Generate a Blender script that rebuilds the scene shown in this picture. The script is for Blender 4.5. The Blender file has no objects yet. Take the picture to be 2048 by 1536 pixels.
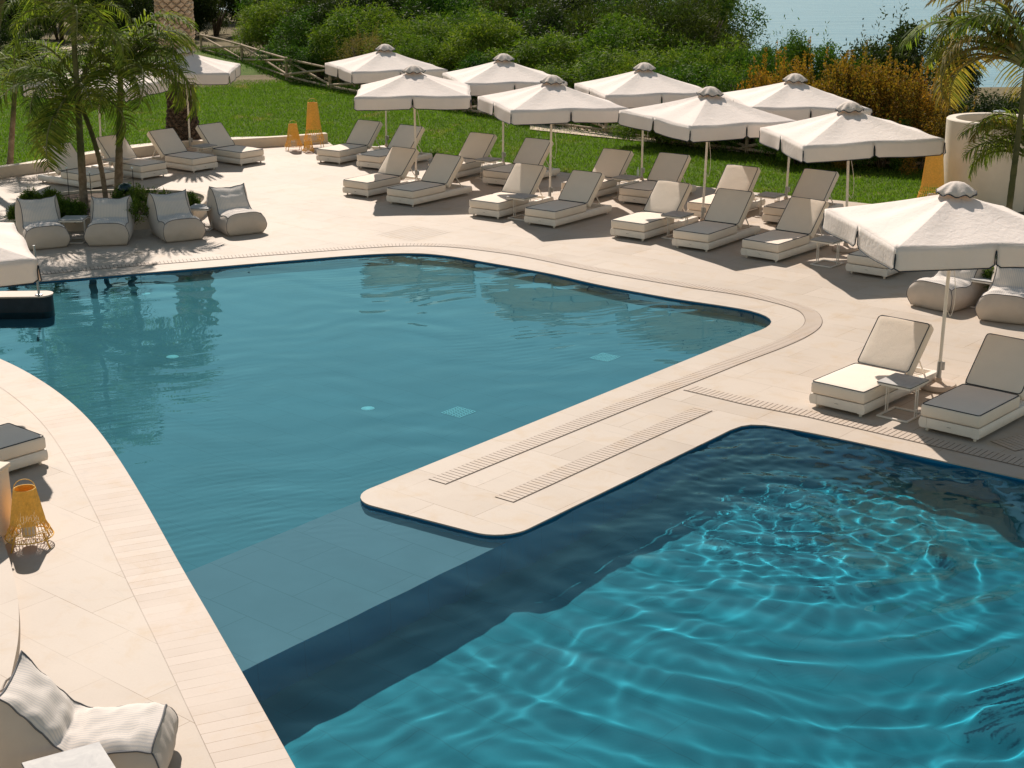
import bpy, bmesh, math, random
import numpy as np
from mathutils import Vector, Matrix, noise
from mathutils.geometry import tessellate_polygon
random.seed(7)
PI = math.pi
SC = bpy.context.scene
COL = SC.collection

# ------------------------------------------------------------------ camera
F_PX, PITCH, ROLL, CAM_H = 3101.2, 0.30083, -0.011469, 6.75     # solved from the poles and loungers
_f = Vector((0, math.cos(PITCH), -math.sin(PITCH)))
_r0 = Vector((1, 0, 0)); _u0 = _r0.cross(_f)
_c, _s = math.cos(ROLL), math.sin(ROLL)
CR = _c * _r0 + _s * _u0; CU = -_s * _r0 + _c * _u0
cam_data = bpy.data.cameras.new("camera")
cam_data.sensor_width = 36.0
cam_data.lens = F_PX / 2048 * 36
cam_data.clip_start = 0.1
cam_data.clip_end = 20000
cam = bpy.data.objects.new("camera", cam_data)
COL.objects.link(cam)
cam.matrix_world = Matrix(((CR.x, CU.x, -_f.x, 0), (CR.y, CU.y, -_f.y, 0), (CR.z, CU.z, -_f.z, CAM_H), (0, 0, 0, 1)))
SC.camera = cam

def G(px, py, z=0.0):
    """world point at height z seen at pixel (px,py) of the 2048x1536 photograph"""
    d = _f + CR * ((px - 1024) / F_PX) + CU * ((768 - py) / F_PX)
    t = (z - CAM_H) / d.z
    return Vector((d.x * t, d.y * t, z))

def atY(px, py, Y):
    """world point at distance Y seen at pixel"""
    d = _f + CR * ((px - 1024) / F_PX) + CU * ((768 - py) / F_PX)
    t = Y / d.y
    return Vector((d.x * t, Y, CAM_H + d.z * t))

# ------------------------------------------------------------------ light
SUN_EL, SUN_AZ = math.radians(42.5), math.radians(-14)     # azimuth from +Y towards +X: the sun stands behind the scene
sun_dir = Vector((math.sin(SUN_AZ) * math.cos(SUN_EL), math.cos(SUN_AZ) * math.cos(SUN_EL), math.sin(SUN_EL)))
w = bpy.data.worlds.new("World"); SC.world = w; w.use_nodes = True
wn = w.node_tree.nodes; wl = w.node_tree.links
sky = wn.new('ShaderNodeTexSky'); sky.sky_type = 'NISHITA'; sky.sun_disc = False
sky.sun_elevation = SUN_EL; sky.sun_rotation = SUN_AZ
sky.air_density = 1.0; sky.dust_density = 0.1; sky.ozone_density = 2.5
wt = wn.new('ShaderNodeMix'); wt.data_type = 'RGBA'; wt.blend_type = 'MULTIPLY'; wt.inputs[0].default_value = 1.0
wt.inputs[7].default_value = (0.98, 0.765, 0.53, 1)          # the photograph's warm white balance
wl.new(sky.outputs[0], wt.inputs[6]); wl.new(wt.outputs[2], wn['Background'].inputs[0]); wn['Background'].inputs[1].default_value = 0.12
sl = bpy.data.lights.new("sun", 'SUN'); sl.energy = 4.3; sl.angle = math.radians(0.53); sl.color = (1.0, 0.895, 0.80)
so = bpy.data.objects.new("sun", sl); COL.objects.link(so)
so.rotation_euler = (-sun_dir).to_track_quat('-Z', 'Y').to_euler(); so.location = (0, 60, 60)
sl.cycles.is_caustics_light = True
SC.view_settings.view_transform = 'Standard'; SC.view_settings.look = 'None'
SC.view_settings.exposure = 0.42; SC.view_settings.gamma = 1.0
SC.render.engine = 'CYCLES'
cy = SC.cycles
cy.use_denoising = True
try: cy.denoiser = 'OPENIMAGEDENOISE'; cy.denoising_input_passes = 'RGB_ALBEDO_NORMAL'
except Exception: pass
cy.max_bounces = 8; cy.transparent_max_bounces = 8; cy.transmission_bounces = 6; cy.diffuse_bounces = 4
cy.glossy_bounces = 4; cy.caustics_refractive = True; cy.caustics_reflective = False
cy.sample_clamp_indirect = 4.0

# ------------------------------------------------------------------ helpers
def link(o, parent=None):
    COL.objects.link(o)
    if parent is not None: o.parent = parent
    return o

def tag(o, label=None, cat=None, group=None, kind=None):
    if label: o['label'] = label
    if cat: o['category'] = cat
    if group: o['group'] = group
    if kind: o['kind'] = kind
    return o

def empty(name, loc=(0, 0, 0), rz=0.0, label=None, cat=None, group=None):
    o = bpy.data.objects.new(name, None); o.empty_display_size = 0.2
    o.location = loc; o.rotation_euler = (0, 0, rz); COL.objects.link(o)
    return tag(o, label, cat, group)

def copy_tree(o, parent=None):
    c = o.copy(); COL.objects.link(c); c.parent = parent
    for ch in o.children: copy_tree(ch, c)
    return c

class MB:
    """collects shapes; build() links them as one mesh object"""
    def __init__(s): s.v = []; s.f = []; s.m = []; s.uv = None
    def add(s, verts, faces, mi=0):
        b = len(s.v); s.v += [tuple(v) for v in verts]
        s.f += [tuple(b + i for i in f) for f in faces]; s.m += [mi] * len(faces)
        return s
    def box(s, c, size, rot=None, mi=0, bev=0.0):
        bm = bmesh.new(); bmesh.ops.create_cube(bm, size=1)
        bmesh.ops.scale(bm, vec=size, verts=bm.verts)
        if bev > 0: bmesh.ops.bevel(bm, geom=bm.edges[:], offset=bev, segments=3, profile=0.5, affect='EDGES')
        M = Matrix.Translation(c) @ (rot.to_4x4() if rot is not None else Matrix())
        bmesh.ops.transform(bm, matrix=M, verts=bm.verts)
        s.bm(bm, mi); return s
    def bm(s, bm, mi=0):
        bm.verts.index_update()
        s.add([v.co[:] for v in bm.verts], [[v.index for v in f.verts] for f in bm.faces], mi); bm.free(); return s
    def tube(s, pts, r, n=8, mi=0, closed=False, caps=True):
        pts = [Vector(p) for p in pts]; N = len(pts); vs = []; fs = []
        up = Vector((0, 0, 1)); prev = None
        for i, p in enumerate(pts):
            if closed: t = pts[(i + 1) % N] - pts[i - 1]
            else: t = pts[min(i + 1, N - 1)] - pts[max(i - 1, 0)]
            t = t.normalized() if t.length > 1e-9 else up
            if prev is None:
                a = t.cross(up)
                if a.length < 1e-3: a = t.cross(Vector((1, 0, 0)))
                a.normalize()
            else:
                a = prev - t * prev.dot(t)
                if a.length < 1e-6: a = t.orthogonal()
                a.normalize()
            prev = a; b = t.cross(a)
            rr = r[i] if isinstance(r, (list, tuple)) else r
            for k in range(n):
                ang = 2 * PI * k / n
                vs.append(p + a * (rr * math.cos(ang)) + b * (rr * math.sin(ang)))
        for i in range(N if closed else N - 1):
            j = (i + 1) % N
            for k in range(n):
                l = (k + 1) % n
                fs.append((i * n + k, i * n + l, j * n + l, j * n + k))
        if caps and not closed:
            fs.append(tuple(range(n))[::-1]); fs.append(tuple((N - 1) * n + k for k in range(n)))
        s.add(vs, fs, mi); return s
    def lathe(s, prof, n=32, c=(0, 0, 0), mi=0, cap=True):
        vs = []; fs = []
        for (r, z) in prof:
            for k in range(n):
                a = 2 * PI * k / n; vs.append((c[0] + r * math.cos(a), c[1] + r * math.sin(a), c[2] + z))
        for i in range(len(prof) - 1):
            for k in range(n):
                l = (k + 1) % n; fs.append((i * n + k, i * n + l, (i + 1) * n + l, (i + 1) * n + k))
        if cap:
            fs.append(tuple(range(n))[::-1]); fs.append(tuple((len(prof) - 1) * n + k for k in range(n)))
        s.add(vs, fs, mi); return s
    def prism(s, poly, z0, z1, mi=0):
        n = len(poly); vs = [(p[0], p[1], z0) for p in poly] + [(p[0], p[1], z1) for p in poly]
        fs = [(i, (i + 1) % n, n + (i + 1) % n, n + i) for i in range(n)]
        tr = tessellate_polygon([[Vector((p[0], p[1], 0)) for p in poly]])
        fs += [tuple(n + i for i in t) for t in tr] + [tuple(t)[::-1] for t in tr]
        s.add(vs, fs, mi); return s
    def build(s, name, mats, parent=None, smooth=False, loc=None, solid=0.0, angle=None, recalc=True):
        me = bpy.data.meshes.new(name); me.from_pydata(s.v, [], s.f)
        if not isinstance(mats, (list, tuple)): mats = [mats]
        for m in mats: me.materials.append(m)
        me.polygons.foreach_set('material_index', s.m)
        if recalc:
            bm = bmesh.new(); bm.from_mesh(me); bmesh.ops.recalc_face_normals(bm, faces=bm.faces[:]); bm.to_mesh(me); bm.free()
        if smooth or angle: me.polygons.foreach_set('use_smooth', [True] * len(me.polygons))
        if angle:
            me.set_sharp_from_angle(angle=math.radians(angle))
        me.update()
        o = bpy.data.objects.new(name, me); link(o, parent)
        if loc is not None: o.location = loc
        if solid:
            md = o.modifiers.new('thick', 'SOLIDIFY'); md.thickness = solid; md.offset = 0
        return o

# ------------------------------------------------------------------ materials
class NT:
    def __init__(s, name):
        s.m = bpy.data.materials.new(name); s.m.use_nodes = True
        s.t = s.m.node_tree; s.n = s.t.nodes; s.l = s.t.links; s.b = s.n['Principled BSDF']; s.out = s.n['Material Output']
        s.tc = None
    def N(s, typ, **kw):
        n = s.n.new(typ)
        for k, v in kw.items():
            if k.startswith('i_'):
                key = k[2:]; key = int(key) if key.isdigit() else key.replace('_', ' ')
                s.set(n.inputs[key], v)
            else: setattr(n, k, v)
        return n
    def set(s, inp, v):
        if hasattr(v, 'is_output'): s.l.new(v, inp)
        else: inp.default_value = v
    def co(s, kind='Object'):
        if s.tc is None: s.tc = s.n.new('ShaderNodeTexCoord')
        return s.tc.outputs[kind]
    def noise(s, scale, detail=4, rough=0.55, vec=None, dist=0.0):
        n = s.N('ShaderNodeTexNoise'); n.inputs['Scale'].default_value = scale; n.inputs['Detail'].default_value = detail
        n.inputs['Roughness'].default_value = rough; n.inputs['Distortion'].default_value = dist
        s.l.new(vec if vec is not None else s.co(), n.inputs['Vector']); return n.outputs['Fac']
    def ramp(s, fac, stops):
        r = s.n.new('ShaderNodeValToRGB'); el = r.color_ramp.elements
        while len(el) < len(stops): el.new(0.5)
        for e, (p, c) in zip(el, stops):
            e.position = p; e.color = (*c, 1) if len(c) == 3 else c
        s.l.new(fac, r.inputs[0]); return r.outputs[0]
    def mix(s, fac, a, b, mode='MIX'):
        n = s.n.new('ShaderNodeMix'); n.data_type = 'RGBA'; n.blend_type = mode
        s.set(n.inputs[0], fac); s.set(n.inputs[6], (*a, 1) if isinstance(a, tuple) and len(a) == 3 else a)
        s.set(n.inputs[7], (*b, 1) if isinstance(b, tuple) and len(b) == 3 else b); return n.outputs[2]
    def math(s, op, a, b=0.0):
        n = s.n.new('ShaderNodeMath'); n.operation = op; s.set(n.inputs[0], a); s.set(n.inputs[1], b); return n.outputs[0]
    def bump(s, h, strength=0.3, dist=0.01):
        n = s.n.new('ShaderNodeBump'); n.inputs['Strength'].default_value = strength; n.inputs['Distance'].default_value = dist
        s.l.new(h, n.inputs['Height']); s.l.new(n.outputs[0], s.b.inputs['Normal']); return n
    def base(s, c, rough=0.8, spec=0.3):
        s.set(s.b.inputs['Base Color'], (*c, 1) if isinstance(c, tuple) and len(c) == 3 else c)
        s.b.inputs['Roughness'].default_value = rough; s.b.inputs['Specular IOR Level'].default_value = spec; return s

def plain(name, c, rough=0.7, var=0.12, scale=6.0, spec=0.3, bump=0.0, bscale=60, metal=0.0):
    t = NT(name)
    n = t.noise(scale, 5)
    lo = tuple(x * (1 - var) for x in c); hi = tuple(min(1, x * (1 + var)) for x in c)
    t.base(t.ramp(n, [(0.3, lo), (0.7, hi)]), rough, spec); t.b.inputs['Metallic'].default_value = metal
    if bump: t.bump(t.noise(bscale, 4), bump, 0.01)
    return t.m

def mat_stone(name, c, uvjoint=None, tile=True, wear=1.0):
    t = NT(name)
    geo = t.N('ShaderNodeNewGeometry').outputs['Position']
    mp = t.N('ShaderNodeMapping'); t.l.new(geo, mp.inputs[0]); mp.inputs['Rotation'].default_value = (0, 0, math.radians(41))
    v = mp.outputs[0]
    big = t.noise(0.35, 5, 0.6, v); mid = t.noise(2.3, 6, 0.65, v, 0.6); fine = t.noise(38, 4, 0.6, v)
    vein_in = t.N('ShaderNodeMapping'); t.l.new(v, vein_in.inputs[0]); vein_in.inputs['Scale'].default_value = (0.5, 3.0, 1)
    vein = t.noise(1.6, 7, 0.7, vein_in.outputs[0], 1.2)
    col = t.ramp(big, [(0.3, tuple(x * 0.93 for x in c)), (0.7, tuple(min(1, x * 1.04) for x in c))])
    warm = (c[0] * 0.93, c[1] * 0.84, c[2] * 0.70)
    col = t.mix(t.ramp(mid, [(0.50, (0, 0, 0)), (0.72, (0.75 * wear,) * 3)]), col, warm)
    grey = (c[0] * 0.80, c[1] * 0.83, c[2] * 0.86)
    col = t.mix(t.ramp(vein, [(0.60, (0, 0, 0)), (0.72, (0.6 * wear,) * 3)]), col, grey)
    col = t.mix(t.ramp(fine, [(0.35, (0.10,) * 3), (0.6, (0, 0, 0))]), col, tuple(x * 0.7 for x in c))
    if tile:
        br = t.N('ShaderNodeTexBrick'); t.l.new((t.co('UV') if uvjoint else v), br.inputs['Vector'])
        br.offset = 0.5 if not uvjoint else 0.0
        br.inputs['Scale'].default_value = 1.0; br.inputs['Mortar Size'].default_value = 0.004 if not uvjoint else 0.003
        br.inputs['Mortar Smooth'].default_value = 0.1
        br.inputs['Brick Width'].default_value = uvjoint[0] if uvjoint else 1.25
        br.inputs['Row Height'].default_value = uvjoint[1] if uvjoint else 0.72
        br.inputs['Color1'].default_value = (1, 1, 1, 1); br.inputs['Color2'].default_value = (0.87, 0.85, 0.825, 1)
        br.inputs['Mortar'].default_value = (0.50, 0.42, 0.34, 1)
        fade = t.ramp(t.noise(0.9, 3, 0.5, v), [(0.42, (0.25,) * 3), (0.62, (1,) * 3)])
        col = t.mix(fade, col, t.mix(1.0, col, br.outputs['Color'], 'MULTIPLY'))
    t.base(col, 0.62, 0.35)
    t.bump(t.mix(0.5, fine, mid), 0.10, 0.01)
    return t.m

def mat_cloth(name, c, trans=0.0, weave=420, rough=0.9, var=0.05):
    t = NT(name)
    n = t.noise(3.0, 5); wv = t.noise(weave, 2)
    col = t.ramp(n, [(0.3, tuple(x * (1 - var) for x in c)), (0.7, c)])
    t.base(col, rough, 0.15); t.b.inputs['Sheen Weight'].default_value = 0.15
    cr = t.noise(7, 4, 0.5, None, 0.8)
    t.bump(t.mix(0.75, wv, cr), 0.26, 0.02)
    if trans:
        tr = t.N('ShaderNodeBsdfTranslucent'); t.l.new(col, tr.inputs[0])
        mx = t.N('ShaderNodeMixShader'); mx.inputs[0].default_value = trans
        t.l.new(t.b.outputs[0], mx.inputs[1]); t.l.new(tr.outputs[0], mx.inputs[2]); t.l.new(mx.outputs[0], t.out.inputs[0])
    return t.m

STONE = (0.51, 0.43, 0.350)
M = {}
M['deck'] = mat_stone('deck_stone', STONE)
M['coping'] = mat_stone('coping_stone', (0.525, 0.433, 0.356), uvjoint=(0.17, 0.62))
M['curb'] = mat_stone('curb_stone', (0.54, 0.445, 0.365), tile=False)
M['gutter'] = plain('gutter_dark', (0.15, 0.11, 0.085))
M['slat'] = mat_stone('grate_stone', (0.49, 0.40, 0.32), tile=False)
def mat_canvas(name, c, trans):
    t = NT(name); o_ = t.co()
    n = t.noise(1.6, 5, .6, o_); st = t.noise(4.5, 5, .6, o_, .5)
    col = t.mix(t.ramp(st, [(.60, (0, 0, 0)), (.80, (.35,) * 3)]), t.ramp(n, [(.3, tuple(x * .93 for x in c)), (.7, c)]), (c[0] * .86, c[1] * .82, c[2] * .74))
    t.base(col, .9, .15)
    mp = t.N('ShaderNodeMapping'); t.l.new(o_, mp.inputs[0]); mp.inputs['Scale'].default_value = (1.6, 1.6, .35)
    t.bump(t.mix(.45, t.noise(3.2, 4, .55, mp.outputs[0], 1.5), t.noise(14, 4, .6, o_, .6)), .55, .035)
    tr = t.N('ShaderNodeBsdfTranslucent'); t.l.new(t.mix(1.0, col, (1.0, .82, .60), 'MULTIPLY'), tr.inputs[0])
    mx = t.N('ShaderNodeMixShader'); mx.inputs[0].default_value = trans
    t.l.new(t.b.outputs[0], mx.inputs[1]); t.l.new(tr.outputs[0], mx.inputs[2]); t.l.new(mx.outputs[0], t.out.inputs[0]); return t.m
M['canopy'] = mat_canvas('canopy_canvas', (0.98, 0.905, 0.835), 0.20)
M['cap'] = mat_canvas('cap_canvas_shaded', (0.78, 0.69, 0.61), 0.12)  # darker taupe than the canopy: shading of the steep cap put into its colour
M['cushion'] = mat_cloth('cushion_cloth', (0.86, 0.75, 0.63), var=0.05)
M['piping'] = plain('navy_piping', (0.018, 0.028, 0.038), 0.6)
M['white_metal'] = plain('white_metal', (0.80, 0.73, 0.645), 0.45, 0.04)
M['white_pole'] = plain('pole_white', (0.80, 0.74, 0.66), 0.4, 0.04)
M['steel'] = plain('steel', (0.35, 0.36, 0.36), 0.35, 0.1, metal=0.7)
M['dark'] = plain('dark_plastic', (0.03, 0.03, 0.032), 0.5)

# ------------------------------------------------------------------ pool outline (plan curve of the coping edge)
def smooth_path(pts, closed, step=0.12):
    P = [Vector((p[0], p[1], 0)) for p in pts]; out = []
    n = len(P)
    for i in range(n if closed else n - 1):
        p0 = P[(i - 1) % n] if closed or i > 0 else P[i]; p1 = P[i]; p2 = P[(i + 1) % n]
        p3 = P[(i + 2) % n] if closed or i + 2 < n else P[(i + 1) % n]
        # centripetal Catmull-Rom
        t0 = 0; t1 = max((p1 - p0).length, 1e-4) ** .5; t2 = t1 + max((p2 - p1).length, 1e-4) ** .5; t3 = t2 + max((p3 - p2).length, 1e-4) ** .5
        m = max(1, int((p2 - p1).length / step))
        for k in range(m):
            t = t1 + (t2 - t1) * k / m
            if t0 == t1 or (p1 - p0).length < 1e-6: A1 = p1
            else: A1 = p0 * ((t1 - t) / (t1 - t0)) + p1 * ((t - t0) / (t1 - t0))
            A2 = p1 * ((t2 - t) / (t2 - t1)) + p2 * ((t - t1) / (t2 - t1))
            A3 = p2 if (p3 - p2).length < 1e-6 else p2 * ((t3 - t) / (t3 - t2)) + p3 * ((t - t2) / (t3 - t2))
            B1 = A1 * ((t2 - t) / t2) + A2 * (t / t2)
            B2 = A2 * ((t3 - t) / (t3 - t1)) + A3 * ((t - t1) / (t3 - t1))
            out.append(B1 * ((t2 - t) / (t2 - t1)) + B2 * ((t - t1) / (t2 - t1)))
    if not closed: out.append(P[-1])
    return out
def GP(l): return [G(x, y) for x, y in l]

curve_px = [(700, 1740), (592, 1536), (521, 1411), (480, 1337), (410, 1214), (371, 1150), (338, 1089), (312, 1042), (286, 995), (260, 953), (234, 911),
            (214, 882), (196, 858), (175, 833), (138, 800), (105, 775), (66, 750), (0, 716), (-90, 685), (-220, 655)]
curve_w = smooth_path(GP(curve_px), False)
for _ in range(60):
    curve_w = [curve_w[0]] + [(curve_w[i - 1] + curve_w[i] * 2 + curve_w[i + 1]) / 4 for i in range(1, len(curve_w) - 1)] + [curve_w[-1]]
div_a, div_b = G(730, 980), G(1500, 668)       # left edge of the walkway between the pools
ax = (div_b - div_a).normalized(); ay = Vector((ax.y, -ax.x, 0))     # ax up the walkway, ay to the right
tipL = G(712, 990)
def arc(c, r, a0, a1, n=8): return [c + Vector((math.cos(a0 + (a1 - a0) * k / n), math.sin(a0 + (a1 - a0) * k / n), 0)) * r for k in range(n + 1)]
def fillet(pts, n=7):
    """pts: (point, radius) closed loop -> rounded polygon"""
    out = []; m = len(pts)
    for i in range(m):
        p, r = pts[i]; a = pts[i - 1][0]; b = pts[(i + 1) % m][0]
        if r <= 0: out.append(p.copy()); continue
        u = (a - p).normalized(); v = (b - p).normalized(); ang = u.angle(v); d = r / math.tan(ang / 2)
        s, e = p + u * d, p + v * d; c = p + (u + v).normalized() * (r / math.sin(ang / 2))
        for k in range(n + 1):
            t = k / n; q = s.lerp(e, t); out.append(c + (q - c).normalized() * r)
    return out
rows = [(G(-220, 600), 0), (G(85, 562), 0), (G(352, 540), 0), (G(600, 519), 0)]
back_px = [(-220, 590), (85, 562), (352, 540), (600, 519), (700, 511), (770, 507), (840, 506.5), (900, 512), (960, 522), (1100, 547), (1200, 569.5), (1350, 597), (1450, 612), (1500, 621), (1532, 632), (1543, 643), (1532, 655), (1500, 668)]
back_w = smooth_path(GP(back_px), False, 0.15)
right_px = [(1440, 870), (1460, 860), (1482, 852), (1502, 849), (1530, 850), (1570, 856), (1620, 865), (2048, 957), (2400, 1034)]
tip = fillet([(div_b, 0), (G(690, 997), .38), (G(1010, 1080), .45), (G(1440, 870), 0)], 8)
tip = [p for p in tip[1:-1]]
right_w = smooth_path(GP(right_px), False, 0.15)
OUT = [p for p in curve_w] + back_w + tip + right_w + [Vector((9, 5, 0)), Vector((0, 5, 0))]
OUT = [Vector((p.x, p.y, 0)) for p in OUT]
clean = [OUT[0]]
for p in OUT[1:]:
    if (p - clean[-1]).length > 0.015: clean.append(p)
OUT = clean
WATER_Z = -0.032

# deck sheet with the pool cut out
lawn_edge_px = [(-60, 352), (30, 328), (120, 312), (260, 290), (370, 279), (470, 274), (640, 271), (655, 283), (680, 300)]
deck_outer = [Vector((-40, 2, 0)), Vector((40, 2, 0)), Vector((40, 26, 0)), G(1990, 400), G(1700, 372), G(1560, 375)]
deck_outer = [Vector((-14, 2, 0)), Vector((16, 2, 0)), Vector((16, 27, 0)), G(1850, 425), G(1720, 398), G(1660, 398)]
def slab(name, outer, hole, z, mat, depth=None):
    loops = [[Vector((p.x, p.y, 0)) for p in outer]] + ([[Vector((p.x, p.y, 0)) for p in hole]] if hole else [])
    flat = [p for l in loops for p in l]
    tr = tessellate_polygon(loops)
    mb = MB(); mb.add([(p.x, p.y, z) for p in flat], tr)
    n0 = len(outer)
    if depth:
        for a, lst in ((0, outer),) + (((n0, hole),) if hole else ()):
            m = len(lst); vs = [(p.x, p.y, z) for p in lst] + [(p.x, p.y, z - depth) for p in lst]
            mb.add(vs, [(i, (i + 1) % m, m + (i + 1) % m, m + i) for i in range(m)])
    return mb.build(name, mat, recalc=False)

def pave_edge(): return [G(680, 300), G(790, 306), G(900, 318), G(1000, 330), G(1130, 345), G(1180, 352), G(1300, 362), G(1420, 375), G(1530, 387), G(1650, 398), G(1800, 414), G(1900, 424)]
deck_outer = [Vector((-16, 2, 0)), Vector((16, 2, 0)), Vector((16, 30, 0))] + pave_edge()[::-1] + [G(x, y) for x, y in lawn_edge_px[::-1]] + [Vector((-16, 36, 0))]
deck = slab('pool_deck', deck_outer, OUT, 0.0, M['deck'], 0.016); deck['kind'] = 'structure'

# pool shell ----------------------------------------------------------------
def mat_pool(name, c, tile=(1.2, 0.6), ca=0.9, caust=True):
    t = NT(name)
    geo = t.N('ShaderNodeNewGeometry').outputs['Position']
    mp = t.N('ShaderNodeMapping'); t.l.new(geo, mp.inputs[0]); mp.inputs['Rotation'].default_value = (0, 0, math.radians(41)); v = mp.outputs[0]
    n = t.noise(0.8, 4, 0.6, v)
    col = t.ramp(n, [(0.3, tuple(x * .9 for x in c)), (0.7, tuple(x * 1.08 for x in c))])
    br = t.N('ShaderNodeTexBrick'); t.l.new(v, br.inputs['Vector']); br.inputs['Scale'].default_value = 1
    br.inputs['Mortar Size'].default_value = 0.007; br.inputs['Brick Width'].default_value = tile[0]; br.inputs['Row Height'].default_value = tile[1]
    br.inputs['Color1'].default_value = (1, 1, 1, 1); br.inputs['Color2'].default_value = (0.96, 0.96, 0.96, 1); br.inputs['Mortar'].default_value = (0.80, 0.80, 0.80, 1)
    col = t.mix(1.0, col, br.outputs['Color'], 'MULTIPLY')
    t.base(col, 0.5, 0.3)
    return t.m
M['pool_grey'] = mat_pool('pool_floor_grey_tile', (0.17, 0.205, 0.24))
M['pool_shelf'] = mat_pool('pool_shelf_grey_tile', (0.40, 0.225, 0.255))
M['pool_teal'] = mat_pool('pool_floor_teal_tile', (0.005, 0.215, 0.265))
M['pool_wall'] = mat_pool('pool_wall_tile', (0.010, 0.17, 0.33))

FL_L, FL_R, SHELF = -0.50, -1.12, -0.20
def in_wall(name, pts, z0, z1, mat):
    m = len(pts); mb = MB()
    vs = [(p.x, p.y, z0) for p in pts] + [(p.x, p.y, z1) for p in pts]
    mb.add(vs, [(i, (i + 1) % m, m + (i + 1) % m, m + i) for i in range(m)])
    return mb.build(name, mat, recalc=False)
wall_o = in_wall('pool_wall', OUT, -0.017, FL_R - 0.1, M['pool_wall']); wall_o['kind'] = 'structure'
# weir / shelf under and beyond the walkway: prism between the two long edges
eL0 = tipL + ax * 11 - ay * 0.0; eL1 = tipL - ax * 6
wdt = (G(1020, 1068) - tipL).dot(ay)
sh = [eL1, tipL + ax * 7.5, tipL + ax * 7.5 + ay * (wdt - .03), eL1 + ay * (wdt - .03)]
mb = MB(); mb.prism([(p.x, p.y) for p in sh], FL_R, SHELF)
shelf = mb.build('pool_shelf', [M['pool_shelf'], M['pool_wall']])
for p_ in shelf.data.polygons: p_.material_index = 0 if p_.normal.z > .5 else 1

shelf['kind'] = 'structure'; shelf.cycles.is_caustics_receiver = True
# floors
def floor(name, poly, z, mat):
    mb = MB(); mb.add([(p.x, p.y, z) for p in poly], [tuple(range(len(poly)))]); o = mb.build(name, mat, recalc=False)
    o['kind'] = 'structure'; o.cycles.is_caustics_receiver = True; return o
q = tipL + ay * 0.3
floor('pool_floor', [q - ax * 9, q + ax * 14, q + ax * 14 - ay * 16, q - ax * 9 - ay * 16], FL_L, M['pool_grey'])
floor('pool_floor', [q - ax * 13, q - ax * 13 + ay * 20, q + ax * 9 + ay * 20, q + ax * 9], FL_R, M['pool_teal'])

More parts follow.
